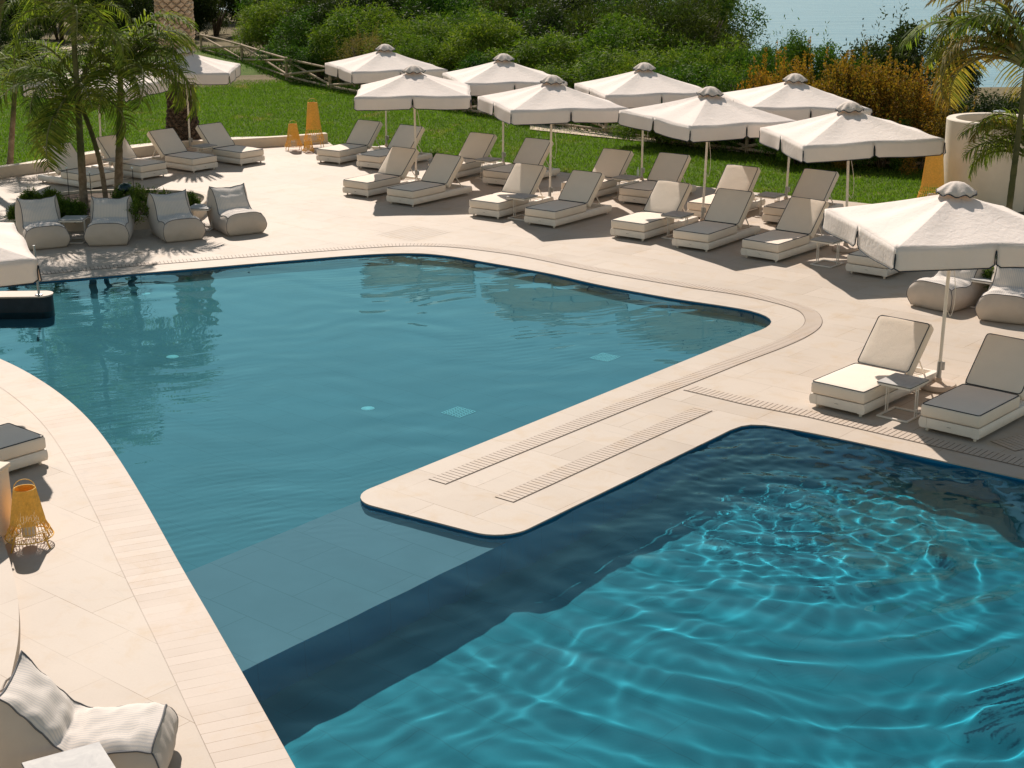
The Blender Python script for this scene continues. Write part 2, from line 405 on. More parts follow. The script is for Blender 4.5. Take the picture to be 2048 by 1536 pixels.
# water ----------------------------------------------------------------------
def mat_water():
    m = bpy.data.materials.new('pool_water'); m.use_nodes = True; nt = m.node_tree; nt.nodes.clear()
    out = nt.nodes.new('ShaderNodeOutputMaterial'); g = nt.nodes.new('ShaderNodeBsdfGlass')
    g.inputs['IOR'].default_value = 1.38; g.inputs['Roughness'].default_value = 0.0; g.inputs['Color'].default_value = (0.50, 0.93, 1.0, 1)
    nt.links.new(g.outputs[0], out.inputs[0]); return m
M['water'] = mat_water()
def water_sheet():
    x0, x1, y0, y1 = -11.0, 9.1, 7.4, 31.0; st = 0.032
    nx = int((x1 - x0) / st); ny = int((y1 - y0) / st)
    X, Y = np.meshgrid(np.linspace(x0, x1, nx), np.linspace(y0, y1, ny))
    rng = np.random.RandomState(4)
    side = (X - tipL.x) * ay.x + (Y - tipL.y) * ay.y          # >0 to the right of the walkway
    along = (X - tipL.x) * ax.x + (Y - tipL.y) * ax.y
    wr = 1 / (1 + np.exp(-(side - 1.75) * 4.0)) * (.45 + .55 / (1 + np.exp(-(side - 2.6 + np.minimum(0, along) * .0) * 2)))
    Z = np.zeros_like(X)
    warpx = 0.25 * np.sin(0.9 * X + 1.3 * Y) + 0.18 * np.sin(1.9 * Y - 1.1 * X + 1); warpy = 0.25 * np.sin(1.2 * X - 0.8 * Y + 2) + .15 * np.sin(2.3 * X + 1.4 * Y)
    for k in range(16):                                       # calm side: low swell
        lam = rng.uniform(0.35, 1.3); a = math.radians(rng.normal(-98, 24)); ph = rng.uniform(0, 6.28)
        Z += (1 - wr) * 0.00055 * lam * np.sin(2 * PI / lam * ((X + warpx) * math.cos(a) + (Y + warpy) * math.sin(a)) + ph)
    patch = np.clip(.5 + np.sin(.7 * X + .5 * Y + 1) * .6 + np.sin(1.1 * Y - .4 * X) * .5, 0, 1) ** 2
    for k in range(10):                                       # patches of fine wind ripple on the calm side
        lam = rng.uniform(0.12, 0.22); a = math.radians(rng.normal(-75, 12)); ph = rng.uniform(0, 6.28)
        Z += (1 - wr) * patch * 0.0007 * lam * np.sin(2 * PI / lam * ((X + .3 * warpx) * math.cos(a) + (Y + .3 * warpy) * math.sin(a)) + ph)
    c0 = G(1600, 1000, WATER_Z); Rz = np.hypot(X - c0.x, Y - c0.y); sh_ = np.exp(-(Rz / 2.6) ** 2)
    for k in range(16):                                       # lively side: finer by the inlet, longer and calmer further off
        lam = rng.uniform(0.5, 1.4); a = rng.uniform(0, 2 * PI); ph = rng.uniform(0, 6.28)
        Z += wr * 0.0019 * lam ** 1.5 * np.sin(2 * PI / lam * ((X + warpx) * math.cos(a) + (Y + warpy) * math.sin(a)) + ph)
    for k in range(22):
        lam = rng.uniform(0.2, 0.5); a = rng.uniform(0, 2 * PI); ph = rng.uniform(0, 6.28)
        Z += wr * (.55 + .45 * sh_) * 0.0009 * lam * np.sin(2 * PI / lam * ((X + warpx) * math.cos(a) + (Y + warpy) * math.sin(a)) + ph)
    for px, py, lam, amp, fall in ((1560, 1010, 0.38, 0.0032, 5), (1580, 1000, 0.60, 0.0046, 12), (1480, 930, 0.30, 0.0018, 3)):
        c = G(px, py, WATER_Z); R = np.hypot(X + 0.35 * warpx - c.x, Y + 0.35 * warpy - c.y)
        Z += wr * amp * np.sin(2 * PI * R / lam) * np.exp(-R / fall) * (1 - np.exp(-(R / .5) ** 2))
    c = G(1560, 900, WATER_Z); near = np.exp(-((X - c.x) ** 2 + (Y - c.y) ** 2) / 5.5)   # choppy corner by the inlet
    for k in range(14):
        lam = rng.uniform(0.12, 0.30); a = rng.uniform(0, 2 * PI); ph = rng.uniform(0, 6.28)
        Z += near * (side > 1.5) * 0.0034 * lam * np.sin(2 * PI / lam * ((X + .3 * warpx) * math.cos(a) + (Y + .3 * warpy) * math.sin(a)) + ph)
    Z = np.where(Z > 0, .026 * np.tanh(Z / .026), Z)
    Z *= np.clip((Y - 7.4) / 1.2, 0, 1)
    V = np.stack([X, Y, Z + WATER_Z], -1).reshape(-1, 3); I = np.arange(nx * ny).reshape(ny, nx)
    F = np.stack([I[:-1, :-1], I[:-1, 1:], I[1:, 1:], I[1:, :-1]], -1).reshape(-1, 4)
    me = bpy.data.meshes.new('pool_water'); me.vertices.add(len(V)); me.vertices.foreach_set('co', V.astype(np.float32).ravel())
    me.loops.add(F.size); me.loops.foreach_set('vertex_index', F.astype(np.int32).ravel())
    me.polygons.add(len(F)); me.polygons.foreach_set('loop_start', np.arange(0, F.size, 4, dtype=np.int32)); me.polygons.foreach_set('loop_total', np.full(len(F), 4, np.int32))
    me.materials.append(M['water']); me.update(); me.validate(); me.polygons.foreach_set('use_smooth', [True] * len(me.polygons)); me.update()
    o = bpy.data.objects.new('pool_water', me); link(o); o['kind'] = 'structure'; o.cycles.is_caustics_caster = True
    return o
water_sheet()
# ------------------------------------------------------------------ ground beyond the deck
def mat_ground():
    t = NT('dry_ground'); geo = t.N('ShaderNodeNewGeometry').outputs['Position']
    n = t.noise(0.5, 8, 0.65, geo); n2 = t.noise(6, 6, 0.7, geo)
    col = t.ramp(n, [(0.35, (0.10, 0.085, 0.04)), (0.55, (0.20, 0.16, 0.09)), (0.7, (0.06, 0.08, 0.025))])
    col = t.mix(0.5, col, t.ramp(n2, [(0.3, (0.05, 0.05, 0.02)), (0.7, (0.28, 0.22, 0.14))]))
    t.base(col, 0.95, 0.1); t.bump(n2, 0.6, 0.05); return t.m
M['ground'] = mat_ground()
def sstep(t): t = max(0.0, min(1.0, t)); return t * t * (3 - 2 * t)
def terrain_z(x, y):
    r = x / max(y, 1)
    y0 = 104 + (52 - 104) * sstep((r - 0.10) / 0.06)
    base = -0.12 if y > 20 else -1.6 * sstep((22 - y) / 2) - 0.12
    z = base - 17 * sstep((y - y0) / 110)
    if y > 60: z += 0.25 * noise.noise(Vector((x * .1, y * .1, 0)))
    return z
def terrain():
    ys = [-60, -20, 0, 18, 20, 22, 24, 28] + list(np.arange(32, 110, 2.0)) + list(np.arange(110, 230, 6.0)) + [240, 300]
    xs = list(np.arange(-140, -30, 10)) + list(np.arange(-30, 40, 2)) + list(np.arange(40, 160, 10))
    vs = []
    for y in ys:
        for x in xs:
            z = terrain_z(x, y)
            if -18 < x < 18 and y < 34: z = -3.0                # under the deck and pool shell
            vs.append((x, y, z))
    nx = len(xs); fs = [(j * nx + i, j * nx + i + 1, (j + 1) * nx + i + 1, (j + 1) * nx + i) for j in range(len(ys) - 1) for i in range(nx - 1)]
    mb = MB(); mb.add(vs, fs); o = mb.build('ground', M['ground'], smooth=True, recalc=False); o['kind'] = 'structure'
terrain()
def mat_sea():
    t = NT('sea_water'); geo = t.N('ShaderNodeNewGeometry').outputs['Position']
    mp = t.N('ShaderNodeMapping'); t.l.new(geo, mp.inputs[0]); mp.inputs['Scale'].default_value = (0.12, 0.5, 1)
    n = t.noise(0.9, 8, 0.6, mp.outputs[0]); mp2 = t.N('ShaderNodeMapping'); t.l.new(geo, mp2.inputs[0]); mp2.inputs['Scale'].default_value = (0.004, 0.03, 1)
    n2 = t.noise(1.0, 4, 0.6, mp2.outputs[0])
    t.base(t.ramp(n2, [(0.35, (0.05, 0.18, 0.26)), (0.65, (0.09, 0.25, 0.34))]), 0.28, 0.5); t.bump(n, 0.55, 0.6); return t.m
mb = MB(); mb.add([(-9000, 150, -14), (9000, 150, -14), (9000, 14000, -14), (-9000, 14000, -14)], [(0, 1, 2, 3)])
sea = mb.build('sea', mat_sea(), recalc=False); sea['kind'] = 'structure'

# lawn
fence_px = [(403, 102), (484, 124), (574, 162), (660, 180), (800, 205), (930, 226), (1070, 250), (1213, 268), (1346, 289), (1493, 307), (1620, 322), (1760, 334), (1875, 338)]
fence_w = [G(*p, -0.05) for p in fence_px]
lawn_poly = [G(-200, 370), G(0, 340), G(120, 322), G(260, 300), G(470, 284), G(640, 281), G(672, 296)] + pave_edge()[1:] + [G(1990, 435)] + [G(2100, 380)] + \
            [p + Vector((0.2, -.3, 0)) for p in fence_w[::-1]] + [G(330, 98), G(200, 104), G(60, 112), G(-150, 120)]
def mat_lawn(name, blade):
    t = NT(name); geo = t.N('ShaderNodeNewGeometry'); pos = geo.outputs['Position']
    n = t.noise(0.35, 5, 0.6, pos, 0.5); n2 = t.noise(2.2, 5, 0.6, pos)
    g1, g2, g3 = (0.038, 0.082, 0.006), (0.070, 0.130, 0.009), (0.13, 0.17, 0.018)
    col = t.mix(0.5, t.ramp(n, [(0.3, g1), (0.7, g2)]), t.ramp(n2, [(0.3, g1), (0.72, g3)]))
    dry = t.noise(0.55, 4, 0.65, pos, 0.8)
    col = t.mix(t.ramp(dry, [(0.58, (0, 0, 0)), (0.72, (0.8,) * 3)]), col, (0.24, 0.17, 0.06))
    if blade:
        rnd = geo.outputs['Random Per Island']
        col = t.mix(t.ramp(rnd, [(0.0, (0.0,) * 3), (1.0, (0.6,) * 3)]), col, (0.20, 0.27, 0.03))
        t.base(col, 0.6, 0.25)
        tr = t.N('ShaderNodeBsdfTranslucent'); t.l.new(t.mix(1.0, col, (1.2, 1.6, .6), 'MULTIPLY'), tr.inputs[0]); mx = t.N('ShaderNodeMixShader'); mx.inputs[0].default_value = 0.45
        t.l.new(t.b.outputs[0], mx.inputs[1]); t.l.new(tr.outputs[0], mx.inputs[2]); t.l.new(mx.outputs[0], t.out.inputs[0])
    else:
        t.base(col, 0.9, 0.1); t.bump(t.noise(40, 4, 0.7, pos), 0.5, 0.04)
    return t.m
mb = MB(); mb.add([(p.x, p.y, -0.045) for p in lawn_poly], [tuple(range(len(lawn_poly)))])
tr = tessellate_polygon([[Vector((p.x, p.y, 0)) for p in lawn_poly]])
mb = MB(); mb.add([(p.x, p.y, -0.045) for p in lawn_poly], tr); lw = mb.build('lawn', mat_lawn('lawn_soil', False), recalc=False); lw['kind'] = 'structure'
def inpoly(X, Y, poly):
    c = np.zeros(X.shape, bool); n = len(poly); j = n - 1
    for i in range(n):
        xi, yi, xj, yj = poly[i].x, poly[i].y, poly[j].x, poly[j].y
        c ^= ((yi > Y) != (yj > Y)) & (X < (xj - xi) * (Y - yi) / (yj - yi + 1e-12) + xi); j = i
    return c
def mesh_from(name, V, F, mat, smooth=False):
    me = bpy.data.meshes.new(name); k = F.shape[1]
    me.vertices.add(len(V)); me.vertices.foreach_set('co', V.astype(np.float32).ravel())
    me.loops.add(F.size); me.loops.foreach_set('vertex_index', F.astype(np.int32).ravel())
    me.polygons.add(len(F)); me.polygons.foreach_set('loop_start', np.arange(0, F.size, k, dtype=np.int32)); me.polygons.foreach_set('loop_total', np.full(len(F), k, np.int32))
    me.materials.append(mat); me.update(); me.validate(); return me
def grass():
    rng = np.random.RandomState(1); N = 420000
    xs = [p.x for p in lawn_poly]; ys = [p.y for p in lawn_poly]
    X = rng.uniform(max(min(xs), -21), min(max(xs), 19), N); Y = rng.uniform(min(ys), min(max(ys), 64), N)
    k = inpoly(X, Y, lawn_poly) & (np.abs(X) < Y * 0.36); X, Y = X[k], Y[k]; n = len(X)
    a = rng.uniform(0, 2 * PI, n); h = rng.uniform(.035, .085, n); w = rng.uniform(.009, .018, n); lx = rng.normal(0, .028, n); ly = rng.normal(0, .028, n)
    V = np.empty((n, 3, 3)); V[:, 0] = np.stack([X - w * np.cos(a), Y - w * np.sin(a), np.full(n, -.047)], -1)
    V[:, 1] = np.stack([X + w * np.cos(a), Y + w * np.sin(a), np.full(n, -.047)], -1); V[:, 2] = np.stack([X + lx, Y + ly, -.047 + h], -1)
    me = mesh_from('grass', V.reshape(-1, 3), np.arange(n * 3).reshape(-1, 3), mat_lawn('grass_blades', True))
    o = bpy.data.objects.new('grass', me); link(o); tag(o, 'short green grass covering the lawn behind the loungers', 'grass', kind='stuff')
grass()
# pale paths beyond the fence
M['gravel'] = plain('gravel_pale', (0.55, 0.44, 0.33), 0.9, 0.25, 3, bump=0.6, bscale=25)
mb = MB(); pp = [G(40, 100), G(170, 88), G(320, 92), G(330, 103), G(200, 107), G(40, 118)]
mb.add([(p.x, p.y, 0.0) for p in pp], [tuple(range(6))][::1]); o = mb.build('path', M['gravel'], recalc=False); o['kind'] = 'structure'
pa = [G(1060, 247), G(1215, 258), G(1350, 278), G(1480, 296), G(1480, 303), G(1340, 287), G(1200, 273), G(1060, 258)]
mb = MB(); mb.add([(p.x, p.y, -0.01) for p in pa], [(0, 1, 6, 7), (1, 2, 5, 6), (2, 3, 4, 5)]); o = mb.build('path', M['gravel'], recalc=False); o['kind'] = 'structure'

# ------------------------------------------------------------------ coping band on the curved near-left edge
def band(path, off0, off1, z, thick=0.0):
    """strip offset from a path to its left; returns verts, faces, uvs"""
    n = len(path); N = []
    for i in range(n):
        t = (path[min(i + 1, n - 1)] - path[max(i - 1, 0)]).normalized(); N.append(Vector((-t.y, t.x, 0)))
    L = [0]
    for i in range(1, n): L.append(L[-1] + (path[i] - path[i - 1]).length)
    return N, L
def resample(path, step):
    out = [path[0].copy()]; acc = 0.0; prev = path[0]
    for p in path[1:]:
        d = (p - prev).length
        while acc + d >= step and d > 1e-9:
            f = (step - acc) / d; prev = prev.lerp(p, f); out.append(prev.copy()); d = (p - prev).length; acc = 0
        acc += d; prev = p
    return out
cp = resample(smooth_path([curve_w[i] for i in range(0, len(curve_w), 4)] + [curve_w[-1]], False, .05), .17)
N, L = band(cp, 0, .6, 0)
mb = MB(); vs = []; uvs = []
for p, nn, l in zip(cp, N, L):
    vs += [(p + nn * 0.0)[:2] + (0.004,), (p + nn * 0.60)[:2] + (0.004,)]
vs = [Vector(v) for v in vs]
fs = [(2 * i, 2 * i + 1, 2 * i + 3, 2 * i + 2) for i in range(len(cp) - 1)]
mb.add(vs, fs); co = mb.build('coping', M['coping'], recalc=False); co['kind'] = 'structure'
uv = co.data.uv_layers.new(name='UVMap')
for poly in co.data.polygons:
    for li in poly.loop_indices:
        vi = co.data.loops[li].vertex_index; uv.data[li].uv = (L[vi // 2], 0.0 if vi % 2 == 0 else .62)

# drainage gratings let into the paving -------------------------------------------------
def grating(label, pts, width, pitch=0.075, gap=0.011):
    path = resample([Vector((p.x, p.y, 0)) for p in pts], pitch)
    n = len(path); mb = MB(); hw = width / 2
    Ns = []
    for i in range(n):
        t = (path[min(i + 1, n - 1)] - path[max(i - 1, 0)]).normalized(); Ns.append(Vector((-t.y, t.x, 0)))
    vs = []
    for p, nn in zip(path, Ns): vs += [(p + nn * (hw + .012)).to_tuple()[:2] + (0.004,), (p - nn * (hw + .012)).to_tuple()[:2] + (0.004,)]
    mb.add(vs, [(2 * i, 2 * i + 1, 2 * i + 3, 2 * i + 2) for i in range(n - 1)], 1)
    for i in range(n - 1):
        a, b = path[i], path[i + 1]; t = (b - a); f = gap / max(t.length, 1e-6) / 2
        a2 = a.lerp(b, f); b2 = a.lerp(b, 1 - f); na, nb = Ns[i], Ns[i + 1]
        q = [a2 + na * hw, b2 + nb * hw, b2 - nb * hw, a2 - na * hw]
        v = [(p.x, p.y, .0045) for p in q] + [(p.x, p.y, .0095) for p in q]
        mb.add(v, [(4, 5, 6, 7), (0, 1, 5, 4), (1, 2, 6, 5), (2, 3, 7, 6), (3, 0, 4, 7)], 0)
    o = mb.build('drain_grating', [M['slat'], M['gutter']], recalc=False)
    tag(o, label, 'drain grating', 'slotted stone drain gratings in the paving'); return o
g1px = [(874, 964), (1065, 886), (1272, 802), (1355, 769), (1400, 751), (1480, 719), (1559, 689), (1600, 670), (1624, 652), (1626, 636), (1608, 619), (1528, 596), (1464, 584), (1400, 575), (1345, 566), (1200, 541),
        (1044, 509), (980, 500), (930, 494), (880, 490.5), (800, 490), (720, 494.5), (600, 503.5), (469, 513.5), (293, 528), (176, 537.5), (88, 546), (-60, 559)]
grating('long slotted stone grating that follows the edge of the larger pool', smooth_path(GP(g1px), False, .1), .27)
grating('slotted grating from the walkway to the right frame edge, behind the deep pool', GP([(1378, 776), (1496, 804), (1623, 829), (1815, 873), (2038, 924), (2200, 961)]), .27)
grating('short slotted grating along the deep pool side of the walkway', GP([(1008, 1000), (1408, 818)]), .27)
grating('slotted grating panel in front of the right shaded lounger', GP([(2005, 893), (2120, 868)]), .42)
def thin_line_grate():
    c = G(828, 467); mb = MB(); u = ax; v = ay
    for k in range(9):
        p = c + v * (-.52 + .13 * k); d = u * .62
        q = [p - d - v * .006, p - d + v * .006, p + d + v * .006, p + d - v * .006]; mb.add([(a.x, a.y, .004) for a in q], [(0, 1, 2, 3)])
    o = mb.build('drain_cover', plain('seam_tan', (0.45, 0.36, 0.27))); tag(o, 'square slotted drain cover flush in the paving behind the large pool', 'drain cover')
thin_line_grate()

# fittings on the floor of the calm pool
M['fit_white'] = plain('fitting_white', (0.75, 0.80, 0.80), 0.5, 0.05)
def pool_fit(px, py, kind, label):
    # position on the floor, allowing for refraction at the surface
    s = G(px, py, WATER_Z); d = (s - cam.location).normalized(); h = Vector((d.x, d.y, 0)); si = h.length; sr = si / 1.333
    dep = WATER_Z - FL_L; p = s + h.normalized() * (dep * sr / math.sqrt(1 - sr * sr)); mb = MB()
    if kind == 'disc': mb.lathe([(0.001, .012), (.085, .012), (.10, .0)], 28, (p.x, p.y, FL_L + .003), cap=False); o = mb.build('pool_light', M['fit_white'], smooth=True)
    else:
        for k in range(8):
            for uu, vv in ((ax, ay), (ay, ax)):
                c = p + vv * (-.17 + .0486 * k); mb.box((c.x, c.y, FL_L + .008 + (.004 if uu is ax else 0)), (.36, .014, .008), rot=Matrix.Rotation(math.atan2(uu.y, uu.x), 3, 'Z'))
        o = mb.build('floor_grille', M['fit_white'])
    o.cycles.is_caustics_receiver = True; tag(o, label, 'pool light' if kind == 'disc' else 'pool grille')
cam_loc = cam.location
pool_fit(917, 826, 'g', 'white square grille on the pool floor nearest the walkway tip')
pool_fit(1210, 716, 'g', 'white square grille on the pool floor further from the walkway tip')
pool_fit(736, 818, 'disc', 'round white pool light on the floor left of the nearer grille')
pool_fit(345, 714, 'disc', 'round white pool light under the palm reflection at the left')
pool_fit(290, 588, 'disc', 'small round white pool light close to the far pool edge')

# ------------------------------------------------------------------ parasols
S2, EAVE, APEX, VAL = 1.385, 2.375, 2.86, 0.30
def ring_pt(s, side):
    """s in [-1,1] along a side; side 0..3"""
    a = side * PI / 2; p = Vector((s * S2, -S2, 0)); return Vector((p.x * math.cos(a) - p.y * math.sin(a), p.x * math.sin(a) + p.y * math.cos(a), 0))
def eave_z(s): return EAVE + 0.02 * (1 - s * s) - 0.018 * math.sin(PI * abs(s)) ** 2
def side_out(s, side): return 1.0 - 0.015 * math.sin(PI * abs(s)) ** 2
def make_parasol(name='parasol'):
    root = empty(name)
    mb = MB(); n = 24; m = 14
    for side in range(4):
        vs = []
        for j in range(m + 1):
            t = 0.04 + 0.96 * j / m
            for i in range(n + 1):
                s = -1 + 2 * i / n; p = ring_pt(s, side) * (t * (1 + (side_out(s, side) - 1) * t))
                z = APEX + (eave_z(s) - APEX) * t - 0.055 * math.sin(PI * t) * 0.4 - 0.014 * math.sin(PI * abs(s)) ** 2 * math.sin(PI * t * .9)
                vs.append((p.x, p.y, z))
        mb.add(vs, [(j * (n + 1) + i, j * (n + 1) + i + 1, (j + 1) * (n + 1) + i + 1, (j + 1) * (n + 1) + i) for j in range(m) for i in range(n)])
    bm = bmesh.new(); 
    can = mb.build('canopy', M['canopy'], root, recalc=False)
    bm.from_mesh(can.data); bmesh.ops.remove_doubles(bm, verts=bm.verts, dist=.002); bmesh.ops.recalc_face_normals(bm, faces=bm.faces[:]); bm.to_mesh(can.data); bm.free()
    can.data.polygons.foreach_set('use_smooth', [True] * len(can.data.polygons)); can.data.set_sharp_from_angle(angle=math.radians(9))
    md = can.modifiers.new('t', 'SOLIDIFY'); md.thickness = .006
    # seams over the ribs
    # valance: eight tabs, slits at corners and mid-sides
    va = MB(); pi = MB(); rg = random.Random(3)
    for side in range(4):
        for half in (0, 1):
            s0, s1 = (-1, 0) if half == 0 else (0, 1); K = 18; top = []; bot = []; g = .013
            ph = rg.uniform(0, 6)
            cols = []
            for i in range(K + 1):
                u = i / K; s = s0 + (s1 - s0) * u; zt = eave_z(s); ro = side_out(s, side)
                edge = min(u, 1 - u) * S2
                cols.append((s, u, zt, ro, edge))
            # extra column for rounding
            vs = []; rows_ = [0, .22, .45, .7, .9, 1.0]
            for (s, u, zt, ro, edge) in cols:
                inset = g
                for r in rows_:
                    z = zt - VAL * r
                    ss = s
                    if r > .22: ss = s0 + (s1 - s0) * (inset / S2 + u * (1 - 2 * inset / S2))
                    if edge < .045: z = max(z, zt - VAL + .045 - math.sqrt(max(0, .045 ** 2 - (.045 - edge) ** 2)))
                    p = ring_pt(ss, side) * (ro + r * .012 * math.sin(7 * u + ph) + r * .01)
                    vs.append((p.x, p.y, z))
            R_ = len(rows_)
            va.add(vs, [(i * R_ + j, (i + 1) * R_ + j, (i + 1) * R_ + j + 1, i * R_ + j + 1) for i in range(K) for j in range(R_ - 1)])
            path = [vs[1]] + [vs[j] for j in range(2, R_)] + [vs[i * R_ + R_ - 1] for i in range(1, K + 1)] + [vs[K * R_ + j] for j in range(R_ - 2, 0, -1)]
            pi.tube(path, .0085, 5)
    v = va.build('valance', M['canopy'], root, smooth=True); md = v.modifiers.new('t', 'SOLIDIFY'); md.thickness = .006
    pi.build('piping', M['piping'], v, smooth=True)
    # vent cap with a wavy skirt
    cap = MB(); pc = MB(); K = 64; rows_ = []
    for j, (r, z) in enumerate([(.03, .20), (.10, .185), (.17, .14), (.23, .085), (.275, .04)]):
        rows_.append([(r * math.cos(2 * PI * k / K) * (1 + .05 * (j / 4) * math.cos(8 * 2 * PI * k / K)), r * math.sin(2 * PI * k / K) * (1 + .05 * (j / 4) * math.cos(8 * 2 * PI * k / K)),
                       APEX - .06 + z + (.022 * (j / 4) ** 2) * math.cos(8 * 2 * PI * k / K)) for k in range(K)])
    vs = [p for r in rows_ for p in r]
    cap.add(vs, [(j * K + k, j * K + (k + 1) % K, (j + 1) * K + (k + 1) % K, (j + 1) * K + k) for j in range(4) for k in range(K)] + [tuple(range(K))])
    c = cap.build('vent_cap', M['cap'], root, smooth=True); md = c.modifiers.new('t', 'SOLIDIFY'); md.thickness = .006
    pc.tube(rows_[-1], .0085, 5, closed=True); pc.build('piping', M['piping'], c, smooth=True)
    mb = MB(); mb.tube([(0, 0, .05), (0, 0, 2.84)], .026, 14); mb.build('pole', M['white_pole'], root, smooth=True, angle=40)
    mb = MB(); mb.tube([(0, 0, .04), (0, 0, .40)], .036, 14); mb.box((.05, 0, .33), (.05, .03, .12), bev=.005); mb.build('pole_sleeve', M['steel'], root, smooth=True, angle=40)
    mb = MB(); mb.lathe([(.02, 0.0), (.245, 0.0), (.262, .02), (.262, .06), (.245, .085), (.06, .10), (.05, .12), (.045, .16)], 40); mb.build('base', M['curb'], root, smooth=True, angle=35)
    for k in range(8):
        a = k * PI / 4 + PI / 4; r = S2 * (math.sqrt(2) if k % 2 == 0 else 1) * .97; dx, dy = math.cos(a), math.sin(a)
        ez = (EAVE if k % 2 == 0 else EAVE + .02) - .03
        mb = MB(); mb.tube([(dx * .05, dy * .05, APEX - .07), (dx * r * .5, dy * r * .5, (APEX + ez) / 2 - .06), (dx * r, dy * r, ez)], .011, 6)
        mb.tube([(dx * .04, dy * .04, 1.98), (dx * r * .5, dy * r * .5, (APEX + ez) / 2 - .07)], .009, 6); mb.build('rib', M['white_pole'], root, smooth=True)
    mb = MB(); mb.lathe([(.03, 1.94), (.05, 1.95), (.05, 2.0), (.03, 2.01)], 14); mb.build('hub', M['white_pole'], root)
    mb = MB(); pts = [(.03 + .11 * math.sin(PI * t) * (1 if t < .99 else 0), .02, 2.02 - 1.02 * math.sin(PI * t * .5) if t < .8 else 2.02 - .97 + (t - .8) * .55) for t in [i / 16 for i in range(17)]]
    mb.tube(pts, .005, 5); mb.build('cord', M['white_pole'], root, smooth=True)
    return root
par = make_parasol()
PGRP = 'square cream parasols around the pool'
par_list = [
 ((1875, 776), (1915, 363), 8.1, 'large near cream parasol between the two right-hand poolside loungers'),
 ((1691, 501), (1700, 203), 7.9, 'rightmost cream parasol of the front row beyond the pool, with the widest front valance'),
 ((1404, 451), (1421, 173), 27.2, 'cream parasol of the front row turned corner-on, second from the right'),
 ((1099, 408), (1105, 150), 16.3, 'cream parasol of the front row, second from the left'),
 ((833, 371.6), (827, 130), 1.6, 'cream parasol of the front row seen square-on, leftmost over the two nearest left loungers'),
 ((1571, 406.8), (1596, 147), 6, 'rightmost cream parasol of the back row by the orange shrubs'),
 ((1283, 367), (1289, 125), 13, 'cream parasol of the back row, second from the right'),
 ((1006, 334), (1007, 107), 12, 'cream parasol of the back row, second from the left'),
 ((773, 299), (770, 88), 21.6, 'leftmost cream parasol of the back row, beside the yellow lanterns'),
 ((381, 302.7), (369, 93), 3, 'cream parasol in front of the thick palm trunk'),
 ((205, 342), (197, 117), -12, 'cream parasol mostly hidden behind the drooping palm fronds'),
]
def seat_parasol(o, base, apex, th, label):
    b = G(*base); t = atY(apex[0], apex[1], b.y); ax_ = t - b; H0 = APEX + .14
    lean = math.atan2(ax_.x, ax_.z); lean = max(-.035, min(.035, lean)); k = ax_.length / H0; k = max(.94, min(1.06, k))
    o.location = b; o.rotation_euler = (0, lean, math.radians(th)); o.rotation_mode = 'QUATERNION'
    o.rotation_quaternion = (Matrix.Rotation(lean, 3, 'Y') @ Matrix.Rotation(math.radians(th), 3, 'Z')).to_quaternion()
    o.scale = (1, 1, k); tag(o, label, 'parasol', PGRP)
first = True
for (b, a, th, lab) in par_list:
    o = par if first else copy_tree(par); first = False; seat_parasol(o, b, a, th, lab)
cor = G(76, 565, EAVE - VAL); o = copy_tree(par); o.location = (cor.x - 1.79, cor.y + 0.72, 0); o.rotation_mode = 'XYZ'; o.rotation_euler = (0, 0, math.radians(23)); o.scale = (1, 1, 1)
tag(o, 'cream parasol cut off by the left frame edge, over the near-left lounger', 'parasol', PGRP)

# ------------------------------------------------------------------ sun loungers
def cushion(mb, c, size, rot=None, crown=.014, bev=.035, mi=0):
    bm = bmesh.new(); bmesh.ops.create_cube(bm, size=1); bmesh.ops.scale(bm, vec=size, verts=bm.verts)
    bmesh.ops.bevel(bm, geom=bm.edges[:], offset=bev, segments=3, profile=.55, affect='EDGES')
    bmesh.ops.subdivide_edges(bm, edges=[e for e in bm.edges if e.calc_length() > .15], cuts=8, use_grid_fill=True)
    for v in bm.verts:
        x, y, z = v.co.x / size[0] * 2, v.co.y / size[1] * 2, v.co.z / size[2] * 2
        w_ = max(0, 1 - x * x) * max(0, 1 - y * y)
        v.co.z += (crown if z > 0 else 0) * w_ ** .5 + .004 * noise.noise(v.co * 5)
        v.co.y += .010 * math.copysign(1, y) * max(0, 1 - z * z) * (abs(y) > .8); v.co.x += .010 * math.copysign(1, x) * max(0, 1 - z * z) * (abs(x) > .8)
    Mx = Matrix.Translation(c) @ (rot.to_4x4() if rot is not None else Matrix()); bmesh.ops.transform(bm, matrix=Mx, verts=bm.verts); mb.bm(bm, mi)
def rrect(hx, hy, r, z, n=4):
    out = []
    for cx, cy_, a0 in ((hx - r, hy - r, 0), (-hx + r, hy - r, PI / 2), (-hx + r, -hy + r, PI), (hx - r, -hy + r, 1.5 * PI)):
        for k in range(n + 1): a = a0 + PI / 2 * k / n; out.append(Vector((cx + r * math.cos(a), cy_ + r * math.sin(a), z)))
    return out
LW, LL, SEAT = .85, 2.12, 1.17
